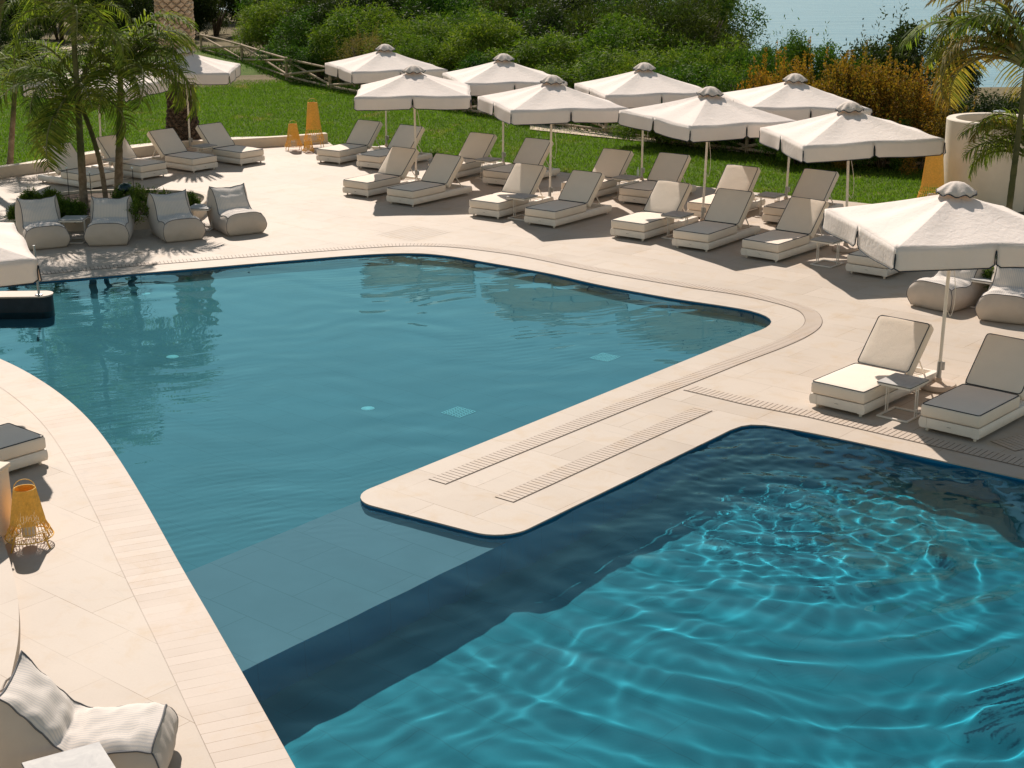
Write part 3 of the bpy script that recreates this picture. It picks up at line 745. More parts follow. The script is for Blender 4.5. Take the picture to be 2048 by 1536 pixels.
def make_lounger():
    root = empty('sun_lounger'); mb = MB()
    # base frame: bulging side rails, foot board, platform under the seat, open well behind the backrest
    prof = [(-.045, .055), (.045, .055), (.062, .085), (.068, .125), (.062, .165), (.045, .195), (-.045, .195)]
    for sgn in (-1, 1):
        vs = [];
        for x in (0.0, LL): vs += [(x, sgn * (LW / 2 - .055 + p[0]), p[1]) for p in prof]
        k = len(prof); mb.add(vs, [(i, (i + 1) % k, k + (i + 1) % k, k + i) for i in range(k)] + [tuple(range(k)), tuple(range(k, 2 * k))])
    mb.box((.028, 0, .125), (.052, LW - .20, .136), bev=.006); mb.box((LL - .03, 0, .125), (.052, LW - .20, .136), bev=.006)
    fr = mb.build('base', M['white_metal'], root, smooth=True, angle=40)
    mb = MB(); mb.box((SEAT / 2 + .06, 0, .165), (SEAT - .02, LW - .20, .03)); 
    for k in range(9): mb.box((SEAT + .14 + k * .085, 0, .10), (.055, LW - .20, .02))
    mb.build('slat_deck', M['white_metal'], fr)
    mk = MB(); mk.tube([(-.001, -.028 + .0056 * q, .128 + .005 * math.sin(q * 2.3)) for q in range(11)], .0018, 4); mk.build('maker_mark', M['dark'], fr)
    for x in (.07, LL - .07):
        for y in (-.34, .34):
            mb = MB(); mb.lathe([(.018, 0), (.022, .005), (.022, .06)], 12, (x, y, 0)); mb.build('leg', M['white_metal'], root, smooth=True, angle=40)
    mb = MB(); cushion(mb, (SEAT / 2, 0, .288), (SEAT, LW - .02, .176)); st = mb.build('seat_cushion', M['cushion'], root, smooth=True)
    mb = MB(); mb.tube([Vector((SEAT / 2, 0, .288)) + p for p in rrect(SEAT / 2 - .010, LW / 2 - .020, .03, .086)], .0075, 5, closed=True); mb.build('piping', M['piping'], st, smooth=True)
    a = math.radians(46); rot = Matrix.Rotation(-a, 3, 'Y'); Lb = .84; d = Vector((math.cos(a), 0, math.sin(a))); nrm = Vector((-math.sin(a), 0, math.cos(a)))
    org = Vector((SEAT + .02, 0, .375)); cen = org + d * (Lb / 2) - nrm * .085
    mb = MB(); cushion(mb, cen, (Lb, LW - .02, .165), rot); bk = mb.build('backrest_cushion', M['cushion'], root, smooth=True)
    mb = MB(); mb.tube([cen + rot @ p for p in rrect(Lb / 2 - .010, LW / 2 - .020, .05, .080)], .0075, 5, closed=True); mb.build('piping', M['piping'], bk, smooth=True)
    mb = MB(); c2 = cen - nrm * .10; mb.box(c2, (Lb - .06, LW - .12, .025), rot=rot, bev=.005)
    for y in (-.30, .30):
        p = org + d * .42 - nrm * .19; mb.tube([(p.x, y, p.z), (p.x + .30, y, .15)], .012, 8)
    p = org + d * .42 - nrm * .19; mb.tube([(p.x + .30, -.30, .15), (p.x + .30, .30, .15)], .012, 8)
    mb.build('backrest_frame', M['white_metal'], root, smooth=True, angle=40)
    return root
lng = make_lounger()
ROW = 'cream cushioned sun loungers round the pool'
hash_ = lambda p: (p[0] * 0.6180339 + p[1] * .377) % 1
dirv = lambda az: Vector((math.sin(math.radians(az)), math.cos(math.radians(az)), 0))
lounge_px = [   # px of near foot corner on the right, azimuth of the long axis, label
 ((680, 330), 36, 'back-row lounger right beside the tall yellow lantern'),
 ((761, 342), 37, 'shaded back-row lounger, second to the right of the yellow lanterns'),
 ((737, 397), 38, 'sunlit lounger at the left end of the front row beyond the pool'),
 ((827, 415), 39, 'shaded lounger, second from the left in the front row beyond the pool'),
 ((908, 362), 37, 'back-row lounger with a side table, left of the second back parasol pole'),
 ((1019, 376), 38, 'shaded back-row lounger, right of the second back parasol pole from the left'),
 ((998, 440), 37, 'sunlit front-row lounger with a grey-topped table beside it, third from the left'),
 ((1111, 458), 38, 'shaded front-row lounger, fourth from the left beyond the pool'),
 ((1180, 403), 37, 'sunlit back-row lounger with a bottle on the table next to it'),
 ((1299, 414), 38, 'shaded back-row lounger, right of the third back parasol pole'),
 ((1289, 484), 37, 'sunlit front-row lounger with a side table, fifth from the left'),
 ((1416, 506), 39, 'shaded front-row lounger, sixth from the left, its rear frame showing'),
 ((1440, 445), 37, 'sunlit back-row lounger, left of the rightmost back parasol pole'),
 ((1593, 455), 38, 'shaded back-row lounger at the far right end of that row'),
 ((1556, 527), 41, 'front-row lounger half in shade, partly hidden by the big near parasol'),
 ((1773, 560), 42, 'lounger almost hidden under the big near parasol, only its foot end showing'),
 ((1727, 838), 42, 'near right lounger in full sun beside a grey-topped side table'),
 ((1957, 888), 42, 'near right lounger in the shade of the large parasol, cut by the right frame edge'),
]
first = True
for (px, az, lab) in lounge_px:
    o = lng if first else copy_tree(lng); first = False
    b = G(*px); o.location = b - dirv(az + 90) * (LW / 2); o.rotation_euler = (0, 0, math.radians(90 - az + (hash_(px) - .5) * 3.2)); tag(o, lab, 'sun lounger', ROW)
for (a, b, az, lab) in [((478, 333), (533, 325), -49, 'lounger by the low wall with a table on its left, nearest the yellow lanterns'),
                        ((386, 347), (436, 338), -50, 'lounger by the low wall left of the parasol pole, fully raised and unobstructed'),
                        ((280, 362), (338, 352), -50, 'lounger behind the right palm trunk by the low wall'),
                        ((183, 382), (233, 371), -52, 'lounger behind the left palm trunk by the low wall')]:
    o = copy_tree(lng); A, B = G(*a), G(*b); o.location = (A + B) / 2; o.rotation_euler = (0, 0, math.radians(90 - az)); tag(o, lab, 'sun lounger', ROW)
o = copy_tree(lng); b = G(97, 928); az = 222
va_ = G(0, 896, .38) - G(96, 868, .38); az = math.degrees(math.atan2(va_.x, va_.y)); AZF = az
o.location = b + dirv(az + 90) * (LW / 2) ; o.rotation_euler = (0, 0, math.radians(90 - az)); tag(o, 'shaded lounger at the left frame edge on the near curved deck', 'sun lounger', ROW)

# ------------------------------------------------------------------ side tables
def mat_top():
    t = NT('table_top_laminate'); n = t.noise(5, 6, .6, None, 1.0)
    t.base(t.ramp(n, [(.35, (.36, .35, .34)), (.65, (.50, .48, .45))]), .6, .4); return t.m
M['top'] = mat_top()
def make_table():
    root = empty('side_table'); h = .50; w_ = .25
    mb = MB(); mb.box((0, 0, h), (.52, .50, .012), bev=.003); tp = mb.build('table_top', M['top'], root)
    mb = MB(); mb.box((0, 0, h - .008), (.525, .505, .007)); mb.build('edge', M['piping'], tp)
    mb = MB(); mb.box((0, 0, h - .028), (.51, .49, .030), bev=.003); mb.build('top_frame', M['white_metal'], root)
    mb = MB()
    for y in (-.22, .22): mb.box((0, y, .014), (.50, .03, .022), bev=.003)
    for x in (-.24, .24): mb.box((x, 0, .014), (.03, .41, .022), bev=.003)
    mb.build('base', M['white_metal'], root)
    for y in (-.22, .22):
        for x in (-.03, .03):
            mb = MB(); mb.tube([(x, y, .02), (x, y, h - .04)], .010, 8); mb.build('leg', M['white_metal'], root, smooth=True, angle=40)
    return root
tb = make_table(); TG = 'low side tables with grey tops'
tables = [  # top centre px, azimuth
 ((1806, 761), 42, 'side table between the two near right-hand loungers'),
 ((1044, 392), 38, 'side table in the gap between the third and fourth front-row loungers'),
 ((976, 318), 38, 'side table beside the second back parasol pole from the left'),
 ((1253, 354), 38, 'side table with a small bottle on it in the back row'),
 ((1355, 428), 38, 'side table in the gap between the fifth and sixth front-row loungers'),
 ((1540, 389), 38, 'side table by the rightmost back parasol pole'),
 ((1657, 478), 42, 'side table just left of the near parasol canopy, under the front-row right parasol'),
 ((1982, 557), 40, 'side table between the two beanbags at the right'),
 ((408, 291), -50, 'side table beside the parasol pole by the low wall'),
 ((233, 318), -50, 'side table between the two loungers behind the palms'),
 ((147, 436), 2, 'side table between the first and second beanbags in front of the planter'),
 ((403, 413), 10, 'side table between the third and fourth beanbags in front of the planter')]
first = True
for (c, az, lab) in tables:
    o = tb if first else copy_tree(tb); first = False; p = G(c[0], c[1], .5); o.location = (p.x, p.y, 0.0); o.rotation_euler = (0, 0, math.radians(90 - az)); tag(o, lab, 'side table', TG)
o = copy_tree(tb); p = (G(35, 1515, .5) + G(196, 1477, .5)) / 2 + dirv(150) * .33; o.location = (p.x, p.y, 0); o.rotation_euler = (0, 0, math.radians(-60)); o.scale = (.95, 1.2, 1)
tag(o, 'pale side table in the bottom left corner in front of the striped beanbag', 'side table', TG)
bt = MB(); bt.lathe([(.03, 0), (.032, .01), (.032, .13), (.012, .17), (.012, .20), (.014, .205)], 16)
p = G(1276, 351, .51); t = NT('clear_bottle'); t.base((.75, .80, .78), .15, .5); t.b.inputs['Alpha'].default_value = .6
o = bt.build('bottle', t.m, smooth=True); o.location = (p.x, p.y, .508); tag(o, 'small clear bottle standing on the side table in the back row', 'bottle')

# ------------------------------------------------------------------ beanbag chairs
def mat_stripe():
    t = NT('striped_cloth'); s = t.N('ShaderNodeSeparateXYZ'); t.l.new(t.co('UV'), s.inputs[0])
    w_ = t.math('SINE', t.math('MULTIPLY', s.outputs[0], 2 * PI / .034), 0); f = t.ramp(t.math('ADD', t.math('MULTIPLY', w_, .5), .5), [(.5, (.0,) * 3), (.75, (1,) * 3)])
    col = t.mix(f, (.76, .68, .60), (.63, .585, .545)); col = t.mix(t.noise(90, 3), t.mix(.0, col, col), t.mix(.12, col, (.3, .3, .3)))
    t.base(col, .92, .12); t.bump(t.mix(.6, t.noise(500, 2), t.noise(9, 4, .5, None, .6)), .35, .02); return t.m
M['stripe'] = mat_stripe(); M['bag'] = mat_cloth('taupe_cloth', (.58, .50, .425), var=.1)
def make_bag(seed=0, slump=0.0):
    root = empty('beanbag_chair'); W_ = .78; D_ = 1.08
    rg = random.Random(seed)
    # top profile along x (0 = foot end, D = head end): (x, z_top)
    prof = [(0.0, .395), (.10, .42), (.25, .415), (.42, .385), (.56, .40), (.66, .47), (.76, .60), (.87, .745), (.97, .865 - slump), (1.02, .90 - slump)]
    back = [(1.05, .86 - slump), (1.10, .60), (1.13, .30), (1.12, .06)]
    nx = 44; ny = 22
    def topz(x):
        for (a, za), (b, zb) in zip(prof, prof[1:]):
            if a <= x <= b:
                t = (x - a) / (b - a); t = t * t * (3 - 2 * t) * .5 + t * .5; return za + (zb - za) * t
        return prof[-1][1]
    top = MB(); vs = []; uv = []
    def wr(x, y, k): return .030 * noise.noise(Vector((x * 5 + seed * 9, y * 3.2, k))) + .014 * noise.noise(Vector((x * 13, y * 8 + seed * 5, k + 4)))
    Lc = 0; prev = None; cl = []
    for i in range(nx + 1):
        x = 1.02 * i / nx; z = topz(x)
        if prev: Lc += math.hypot(x - prev[0], z - prev[1])
        prev = (x, z); cl.append(Lc)
    P = [[None] * (ny + 1) for _ in range(nx + 1)]
    for i in range(nx + 1):
        x = 1.02 * i / nx; z = topz(x)
        hw = W_ / 2 * (1.0 if x < .55 else 1 - .10 * math.sin(PI * (x - .55) / .47 * .85)) + (.03 * max(0, (x - .93) / .09))
        for j in range(ny + 1):
            v = -1 + 2 * j / ny; y = v * hw
            cr = (1 - v ** 4)
            zz = z + (.085 * cr if x < .5 else .085 * cr * max(0, 1 - (x - .5) / .16)) - .0
            ear = .035 * max(0, (x - .9) / .12) * v ** 4; dip = -.03 * max(0, (x - .85) / .17) * (1 - v * v)
            e = min(1, (1 - abs(v)) * 5) * min(1, i / 3.0)
            nn = wr(x, y, 1) * e
            px_ = x - (.5 * nn if x > .6 else 0) + (0.025 * (1 - v * v) if i == 0 else 0) * -1
            P[i][j] = (px_ + (.085 * (1 - v ** 4)) * (-math.sin(PI * (x - .60) / .42) if x > .60 else 0), y, zz + ear + dip + nn)
    vs = [p for row in P for p in row]
    top.add(vs, [(i * (ny + 1) + j, (i + 1) * (ny + 1) + j, (i + 1) * (ny + 1) + j + 1, i * (ny + 1) + j + 1) for i in range(nx) for j in range(ny)])
    t = top.build('striped_cover', M['stripe'], root, smooth=True, recalc=False)
    uvl = t.data.uv_layers.new(name='UVMap')
    for poly in t.data.polygons:
        for li in poly.loop_indices:
            vi = t.data.loops[li].vertex_index; uvl.data[li].uv = (-W_ / 2 + W_ * (vi % (ny + 1)) / ny, cl[vi // (ny + 1)])
    # body: skirt from the cover's rim down to the floor, bulging
    rim = [P[0][j] for j in range(ny + 1)] + [P[i][ny] for i in range(1, nx + 1)] + [P[nx][j] for j in range(ny - 1, -1, -1)] + [P[i][0] for i in range(nx - 1, 0, -1)]
    n = len(rim); rows_ = []; cx = .56
    nvert = 10
    for k in range(nvert + 1):
        f = k / nvert; row = []
        for (x, y, z) in rim:
            zz = z * (1 - f) + .015 * f
            bul = .065 * math.sin(PI * min(1, f * 1.05)) ** .8
            zs = min(1, z / .45)
            dx = x - .5; dy = y
            ox = (-1 if x < .03 else (1 if x > 1.0 else 0)); oy = (1 if y > W_ / 2 * .84 else (-1 if y < -W_ / 2 * .84 else 0))
            back_push = .11 * f if x > 1.0 else 0
            # sides under the backrest lean back
            xx = x + ox * bul + back_push
            yy = y + oy * bul + .012 * noise.noise(Vector((x * 6, z * 3 + f * 4, seed + y)))
            if abs(y) > .3 and x > .5: yy = y + oy * (bul + (W_ / 2 - abs(y)) * min(1, f * 1.6))
            xx += .014 * noise.noise(Vector((y * 9, f * 3, seed + x)))
            row.append((xx, yy, max(.012, zz)))
        rows_.append(row)
    vs = [p for r in rows_ for p in r]
    body = MB(); body.add(vs, [(k * n + i, k * n + (i + 1) % n, (k + 1) * n + (i + 1) % n, (k + 1) * n + i) for k in range(nvert) for i in range(n)] + [tuple(range(nvert * n, nvert * n + n))])
    body.build('body', M['bag'], root, smooth=True)
    sm = MB(); sm.tube([(x, y, z + .002) for (x, y, z) in rim], .008, 5, closed=True)
    for j in (0, ny): sm.tube([rows_[k][j] for k in range(nvert + 1)], .006, 5)
    sm.build('piping', M['seam'], root, smooth=True)
    hd = MB(); hd.tube([(1.03, -.10, .86 - slump), (1.07, -.09, .83 - slump), (1.09, 0, .79 - slump), (1.07, .09, .83 - slump), (1.03, .10, .86 - slump)], .010, 6); hd.build('handle', M['bag'], root, smooth=True)
    return root
M['seam'] = plain('seam_grey', (0.12, 0.12, 0.125), .8)
bags = [make_bag(1, 0.0), make_bag(2, .06), make_bag(3, .02)]
BG = 'striped beanbag lounge chairs'; used = [False] * 3
def put_bag(k, L, Rr, lab, back_dir=1):
    o = bags[k] if not used[k] else copy_tree(bags[k]); used[k] = True
    A, B = G(*L), G(*Rr); d = (B - A).normalized(); back = Vector((-d.y, d.x, 0)); az = math.atan2(back.y, back.x)
    o.location = (A + B) / 2 + back * .03; o.rotation_euler = (0, 0, az); tag(o, lab, 'beanbag', BG); return o
put_bag(0, (60, 502), (133, 495), 'leftmost striped beanbag in front of the planter')
put_bag(1, (172, 494), (259, 491), 'second striped beanbag from the left, with a crumpled seat, in front of the palms')
put_bag(2, (333, 487), (406, 479), 'third striped beanbag from the left, in front of the right end of the planter')
put_bag(0, (460, 474), (527, 466), 'rightmost of the four beanbags by the planter, turned away from it in full sun')
put_bag(2, (1820, 611), (1898, 628), 'beanbag at the right under the edge of the big near parasol')
put_bag(1, (1962, 642), (2050, 652), 'beanbag at the right frame edge dappled by palm shade')
A, B = G(349, 1396, .42), G(306, 1530, .42); A.z = B.z = 0; d = (A - B).normalized(); back = Vector((-d.y, d.x, 0))
o = make_bag(11, .0); cen = (A + B) / 2; o.location = cen + back * .02 - dirv(150) * .07; o.rotation_euler = (0, 0, math.atan2(back.y, back.x)); o.scale = (1.12, .98, 1.0)
tag(o, 'large striped beanbag at the bottom left corner, seen from its side', 'beanbag', BG)

# ------------------------------------------------------------------ low wall, round wall, step, planters
M['render_wall'] = plain('cream_render', (0.74, 0.64, 0.52), 0.85, 0.07, 2.0, bump=.15, bscale=40)
def strip_wall(path, h, th):
    N_ = []; n = len(path)
    for i in range(n):
        t = (path[min(i + 1, n - 1)] - path[max(i - 1, 0)]).normalized(); N_.append(Vector((-t.y, t.x, 0)))
    vs = []
    for p, q in zip(path, N_):
        a, b = p, p + q * th
        vs += [(a.x, a.y, -.05), (a.x, a.y, h - .012), (a.x + q.x * .012, a.y + q.y * .012, h), (b.x - q.x * .012, b.y - q.y * .012, h), (b.x, b.y, h - .012), (b.x, b.y, -.05)]
    fs = [(6 * i + k, 6 * i + 6 + k, 6 * i + 7 + k, 6 * i + 1 + k) for i in range(n - 1) for k in range(5)] + [(0, 1, 2, 3, 4, 5), tuple(6 * (n - 1) + k for k in range(6))]
    return vs, fs
lp = smooth_path([G(-220, 470), G(-90, 395), G(0, 356), (G(92, 343)), G(191, 326), G(297, 311), G(362, 303), G(479, 297), G(578, 291), G(656, 285)], False, .3)
mb = MB(); v, f = strip_wall(lp, .27, .26); mb.add(v, f); o = mb.build('low_wall', M['render_wall'], smooth=True, angle=30)
tag(o, 'low curved cream wall between the paving and the lawn', 'wall')

def round_wall():
    c = G(1972, 402, 0); mb = MB(); r1, r0, h = 1.02, .80, 1.92; n = 56; a0, a1 = math.radians(-52), math.radians(-52 - 285); vs = []
    for i in range(n + 1):
        a = a0 + (a1 - a0) * i / n; cs, sn = math.cos(a), math.sin(a)
        vs += [(c.x + r * cs, c.y + r * sn, z) for r, z in ((r1, -.1), (r1, h - .02), (r1 - .02, h), (r0 + .02, h), (r0, h - .02), (r0, -.1))]
    mb.add(vs, [(6 * i + k, 6 * i + 6 + k, 6 * i + 7 + k, 6 * i + 1 + k) for i in range(n) for k in range(5)] + [(0, 1, 2, 3, 4, 5), tuple(6 * n + k for k in range(6))])
    root = empty('shower_enclosure', (0, 0, 0), 0, 'curved cream shower wall open on one side, beyond the right-hand palms', 'round wall')
    mb.build('wall', M['render_wall'], root, smooth=True, angle=30)
    mb = MB(); mb.tube([(c.x + .25, c.y + .35, 0), (c.x + .25, c.y + .35, 2.0)], .03, 10); mb.lathe([(.13, 2.0), (.14, 2.01), (.14, 2.03), (.02, 2.06)], 20, (c.x + .25, c.y + .35, 0)); mb.build('shower_head', M['steel'], root, smooth=True, angle=40)
round_wall()

# raised curved step at the left edge
se = [G(a, b, .13) for a, b in [(-10, 1040), (10, 1090), (27, 1150), (36, 1200), (38, 1240), (36, 1280), (29, 1320), (10, 1390), (-40, 1490), (-140, 1620)]]
se = smooth_path(se, False, .1); poly = [(p.x, p.y) for p in se] + [(-12, 9), (-12, 14.6)]
mb = MB(); mb.prism(poly, .0045, .13); stp = mb.build('raised_step', M['deck'], smooth=False); stp['kind'] = 'structure'
# small white pier by the near-left lounger
pc = G(-16, 1090); mb = MB(); mb.box((pc.x, pc.y + .1, .42), (.34, .34, .84), rot=Matrix.Rotation(math.radians(-12), 3, 'Z'), bev=.01); mb.box((pc.x, pc.y + .1, .865), (.38, .38, .05), rot=Matrix.Rotation(math.radians(-12), 3, 'Z'), bev=.01)
tag(mb.build('pier', M['render_wall'], smooth=True, angle=30), 'white rendered pier at the left frame edge beside the near yellow lantern', 'pier')

# island with shade-painted sides standing in the pool at the left
def island():
    a = G(105, 587, .26); root = empty('pool_island', (0, 0, 0), 0, 'stone island with shaded dark sides and a white top, at the left end of the pool', 'pool island')
    cx, cy_ = a.x - .2, a.y + .0
    pts = []
    for k in range(17): t = -PI / 2 + PI * k / 16; pts.append((cx + .2 * math.cos(t), cy_ + .2 * math.sin(t)))
    pts += [(cx - 4.5, cy_ + .2), (cx - 4.5, cy_ - .2)]
    mb = MB(); mb.prism(pts, FL_L, .235); mb.build('body', M['shaded_tile'], root)
    mb = MB(); mb.prism([((x - cx) * 1.03 + cx, (y - cy_) * 1.08 + cy_) for x, y in pts], .236, .262); mb.build('top', M['curb'], root)
    p = G(78, 590, .262); mb = MB(); mb.tube([(p.x, p.y, .25), (p.x, p.y, 1.15)], .022, 12); mb.lathe([(.07, .263), (.07, .28), (.03, .29)], 16, (p.x, p.y, 0)); mb.build('post', M['steel'], root, smooth=True, angle=40)
M['shaded_tile'] = plain('shaded_side_tile', (0.022, 0.026, 0.034), .3, .2, 8)  # near-black puts the shade of the backlit island sides into their colour
island()

# ------------------------------------------------------------------ lanterns
M['yellow'] = plain('yellow_cord', (0.88, 0.50, 0.10), 0.6, .15, 30)
M['wax'] = plain('candle_glass', (0.72, 0.68, 0.62), .25, .05)
def make_lantern(H, r0, r1, strands=54, flare=.62):
    root = empty('lantern'); mb = MB(); y = M['yellow']
    zb = H * .16; zm = H * .42
    def rad(z):
        t = (H - z) / (H - zb); return r0 + (r1 * .82 - r0) * t if z > zm else (r0 + (r1 * .82 - r0) * ((H - zm) / (H - zb))) + (r1 - (r0 + (r1 * .82 - r0) * ((H - zm) / (H - zb)))) * ((zm - z) / (zm - zb)) ** .8
    for k in range(strands):
        a = 2 * PI * k / strands; b = 2 * PI * (k + (1.5 if k % 2 else -1.5)) / strands
        p = [(rad(H) * math.cos(a), rad(H) * math.sin(a), H), (rad(zm) * math.cos(a), rad(zm) * math.sin(a), zm)]
        mb.tube(p, .0045 + .0045 * H, 4)
        mb.tube([p[1], (rad(zb) * math.cos(b), rad(zb) * math.sin(b), zb)], .0036, 4)
    mb.build('cord_shade', y, root)
    mb = MB()
    for z, rr in ((H, .007), (zm, .004), ((zm + zb) / 2, .004), (zb, .007)):
        R_ = rad(z); mb = MB(); mb.tube([(R_ * math.cos(2 * PI * k / 40), R_ * math.sin(2 * PI * k / 40), z) for k in range(40)], rr, 6, closed=True); mb.build('hoop', y, root, smooth=True)
    R_ = rad(zb); mb = MB()
    for k in range(10): a = 2 * PI * k / 10; mb.tube([(0, 0, zb), (R_ * math.cos(a), R_ * math.sin(a), zb)], .004, 5)
    mb.build('spokes', y, root, smooth=True)
    for k in range(4):
        a = PI / 4 + k * PI / 2; mb = MB(); mb.tube([(rad(zb + .1 * H) * .9 * math.cos(a), rad(zb + .1 * H) * .9 * math.sin(a), zb + .1 * H), (r1 * 1.12 * math.cos(a), r1 * 1.12 * math.sin(a), 0)], .010, 6); mb.build('leg', y, root, smooth=True)
    mb = MB(); R_ = rad(H); mb.tube([(R_ * math.cos(PI * k / 16), 0, H + R_ * .95 * math.sin(PI * k / 16)) for k in range(17)], .004, 5); mb.build('handle', y, root, smooth=True)
    mb = MB(); mb.lathe([(r1 * .3, zb), (r1 * .3, zb + .12), (r1 * .26, zb + .14)], 20); mb.build('candle_glass', M['wax'], root, smooth=True, angle=40)
    return root
LG = 'yellow woven cord lanterns'
def put_lantern(p, H, r0, r1, lab, n=54, rz=.3):
    o = make_lantern(H, r0, r1, n); o.location = p; o.rotation_euler = (0, 0, rz); tag(o, lab, 'lantern', LG)
put_lantern(G(61, 1088), .66, .115, .26, 'yellow cord lantern on the near-left paving beside the pool', 64)
put_lantern(G(6, 1062), .42, .10, .20, 'yellow lantern half hidden by the white pier at the left edge', 50)
put_lantern(G(629, 294), 1.28, .135, .30, 'tallest yellow lantern at the end of the low wall')
put_lantern(G(588, 300), .74, .115, .26, 'mid-height yellow lantern on the left of the far group of three')
put_lantern(G(617, 304), .30, .11, .17, 'smallest yellow lantern standing in front of the tallest one', 40)
put_lantern(G(1862, 418), 1.30, .17, .34, 'yellow lantern on the lawn edge beside the round cream wall', 64)

# ------------------------------------------------------------------ wooden cross-rail fence
M['wood'] = plain('weathered_wood', (0.42, 0.32, 0.22), .85, .3, 14, bump=.5, bscale=50)
def fence():
    root = empty('wooden_fence', fence_w[0], 0, 'rustic wooden fence with crossed rails between the lawn and the bushes', 'fence')
    h = .86; pts = [Vector((p.x, p.y, terrain_z(p.x, p.y) + .03)) for p in fence_w]; rg = random.Random(5)
    for i, p in enumerate(pts):
        mb = MB(); q = p - fence_w[0]; lean = Vector((rg.uniform(-.03, .03), rg.uniform(-.03, .03), 0))
        mb.tube([q + Vector((0, 0, -.1)), q + lean * .5 + Vector((0, 0, h * .5)), q + lean + Vector((0, 0, h + .05))], [.065, .06, .058], 8); mb.build('post', M['wood'], root, smooth=True, angle=50)
        if i + 1 < len(pts):
            r = pts[i + 1] - fence_w[0]; d = (r - q).normalized() * .12; m = (q + r) / 2
            for za, zb_, nm in ((h, h, 'rail'), (.16, .16, 'rail'), (.20, h - .06, 'brace'), (h - .06, .20, 'brace')):
                off = Vector((0, 0, 0)) if nm == 'rail' else Vector((d.y, -d.x, 0)) * (.30 if za < .5 else -.30)
                mb = MB(); j = lambda: Vector((rg.uniform(-.015, .015),) * 2 + (rg.uniform(-.02, .02),))
                mb.tube([q - d + off + Vector((0, 0, za)), m + off + j() + Vector((0, 0, (za + zb_) / 2)), r + d + off + Vector((0, 0, zb_))], [.048, .044, .04], 8); mb.build(nm, M['wood'], root, smooth=True, angle=50)
fence()

# ------------------------------------------------------------------ leaves
def mat_leaf(name, cols, trans=.4, rough=.5, hue_noise=.6):
    t = NT(name); geo = t.N('ShaderNodeNewGeometry'); rnd = geo.outputs['Random Per Island']
    n = len(cols); col = t.ramp(rnd, [(i / max(1, n - 1), c) for i, c in enumerate(cols)])
    oi = t.N('ShaderNodeObjectInfo'); k = t.ramp(oi.outputs['Random'], [(0, (.75, .82, .7)), (1, (1.2, 1.1, 1.0))]); col = t.mix(1.0, col, k, 'MULTIPLY')
    pn = t.noise(hue_noise, 3, .5, geo.outputs['Position']); col = t.mix(1.0, col, t.ramp(pn, [(.35, (.72, .82, .75)), (.65, (1.25, 1.12, .95))]), 'MULTIPLY')
    t.base(col, rough + .15, .12)
    tr = t.N('ShaderNodeBsdfTranslucent'); t.l.new(t.mix(1.0, col, (1.3, 1.5, .6), 'MULTIPLY'), tr.inputs[0]); mx = t.N('ShaderNodeMixShader'); mx.inputs[0].default_value = trans
    t.l.new(t.b.outputs[0], mx.inputs[1]); t.l.new(tr.outputs[0], mx.inputs[2]); t.l.new(mx.outputs[0], t.out.inputs[0]); return t.m
M['leaf_green'] = mat_leaf('leaf_green', [(.025, .07, .012), (.06, .13, .022), (.12, .19, .035)], .28)
M['leaf_willow'] = mat_leaf('leaf_bright', [(.04, .09, .012), (.10, .17, .022), (.22, .28, .05)], .32)
M['leaf_dark'] = mat_leaf('leaf_dark', [(.018, .032, .012), (.035, .055, .018), (.055, .075, .025)], .25)
M['leaf_pine'] = mat_leaf('leaf_pine', [(.03, .045, .012), (.06, .085, .02), (.11, .13, .035)], .25)
M['leaf_orange'] = mat_leaf('leaf_orange', [(.09, .09, .02), (.26, .13, .03), (.34, .17, .04), (.17, .15, .03)])
M['leaf_dry'] = mat_leaf('leaf_dry', [(.16, .12, .07), (.24, .17, .10), (.12, .11, .05)])
M['bark'] = plain('bark', (0.13, 0.095, 0.065), .95, .35, 12, bump=.8, bscale=40)
def leaves_mesh(name, centers, normals, L, W, rng, mat, droop=.2, flat=.5):
    n = len(centers)
    d = normals * (1 - flat) + rng.normal(0, 1, (n, 3)) * (.35 + flat * .5); d[:, 2] -= droop
    d /= np.linalg.norm(d, axis=1, keepdims=True) + 1e-9
    s = np.cross(d, rng.normal(0, 1, (n, 3))); s /= np.linalg.norm(s, axis=1, keepdims=True) + 1e-9
    l = (L * rng.uniform(.6, 1.3, n))[:, None]; w_ = (W * rng.uniform(.7, 1.2, n))[:, None]
    V = np.stack([centers, centers + d * l * .45 + s * w_ * .5, centers + d * l, centers + d * l * .45 - s * w_ * .5], 1).reshape(-1, 3)
    return mesh_from(name, V, np.arange(n * 4).reshape(-1, 4), mat)
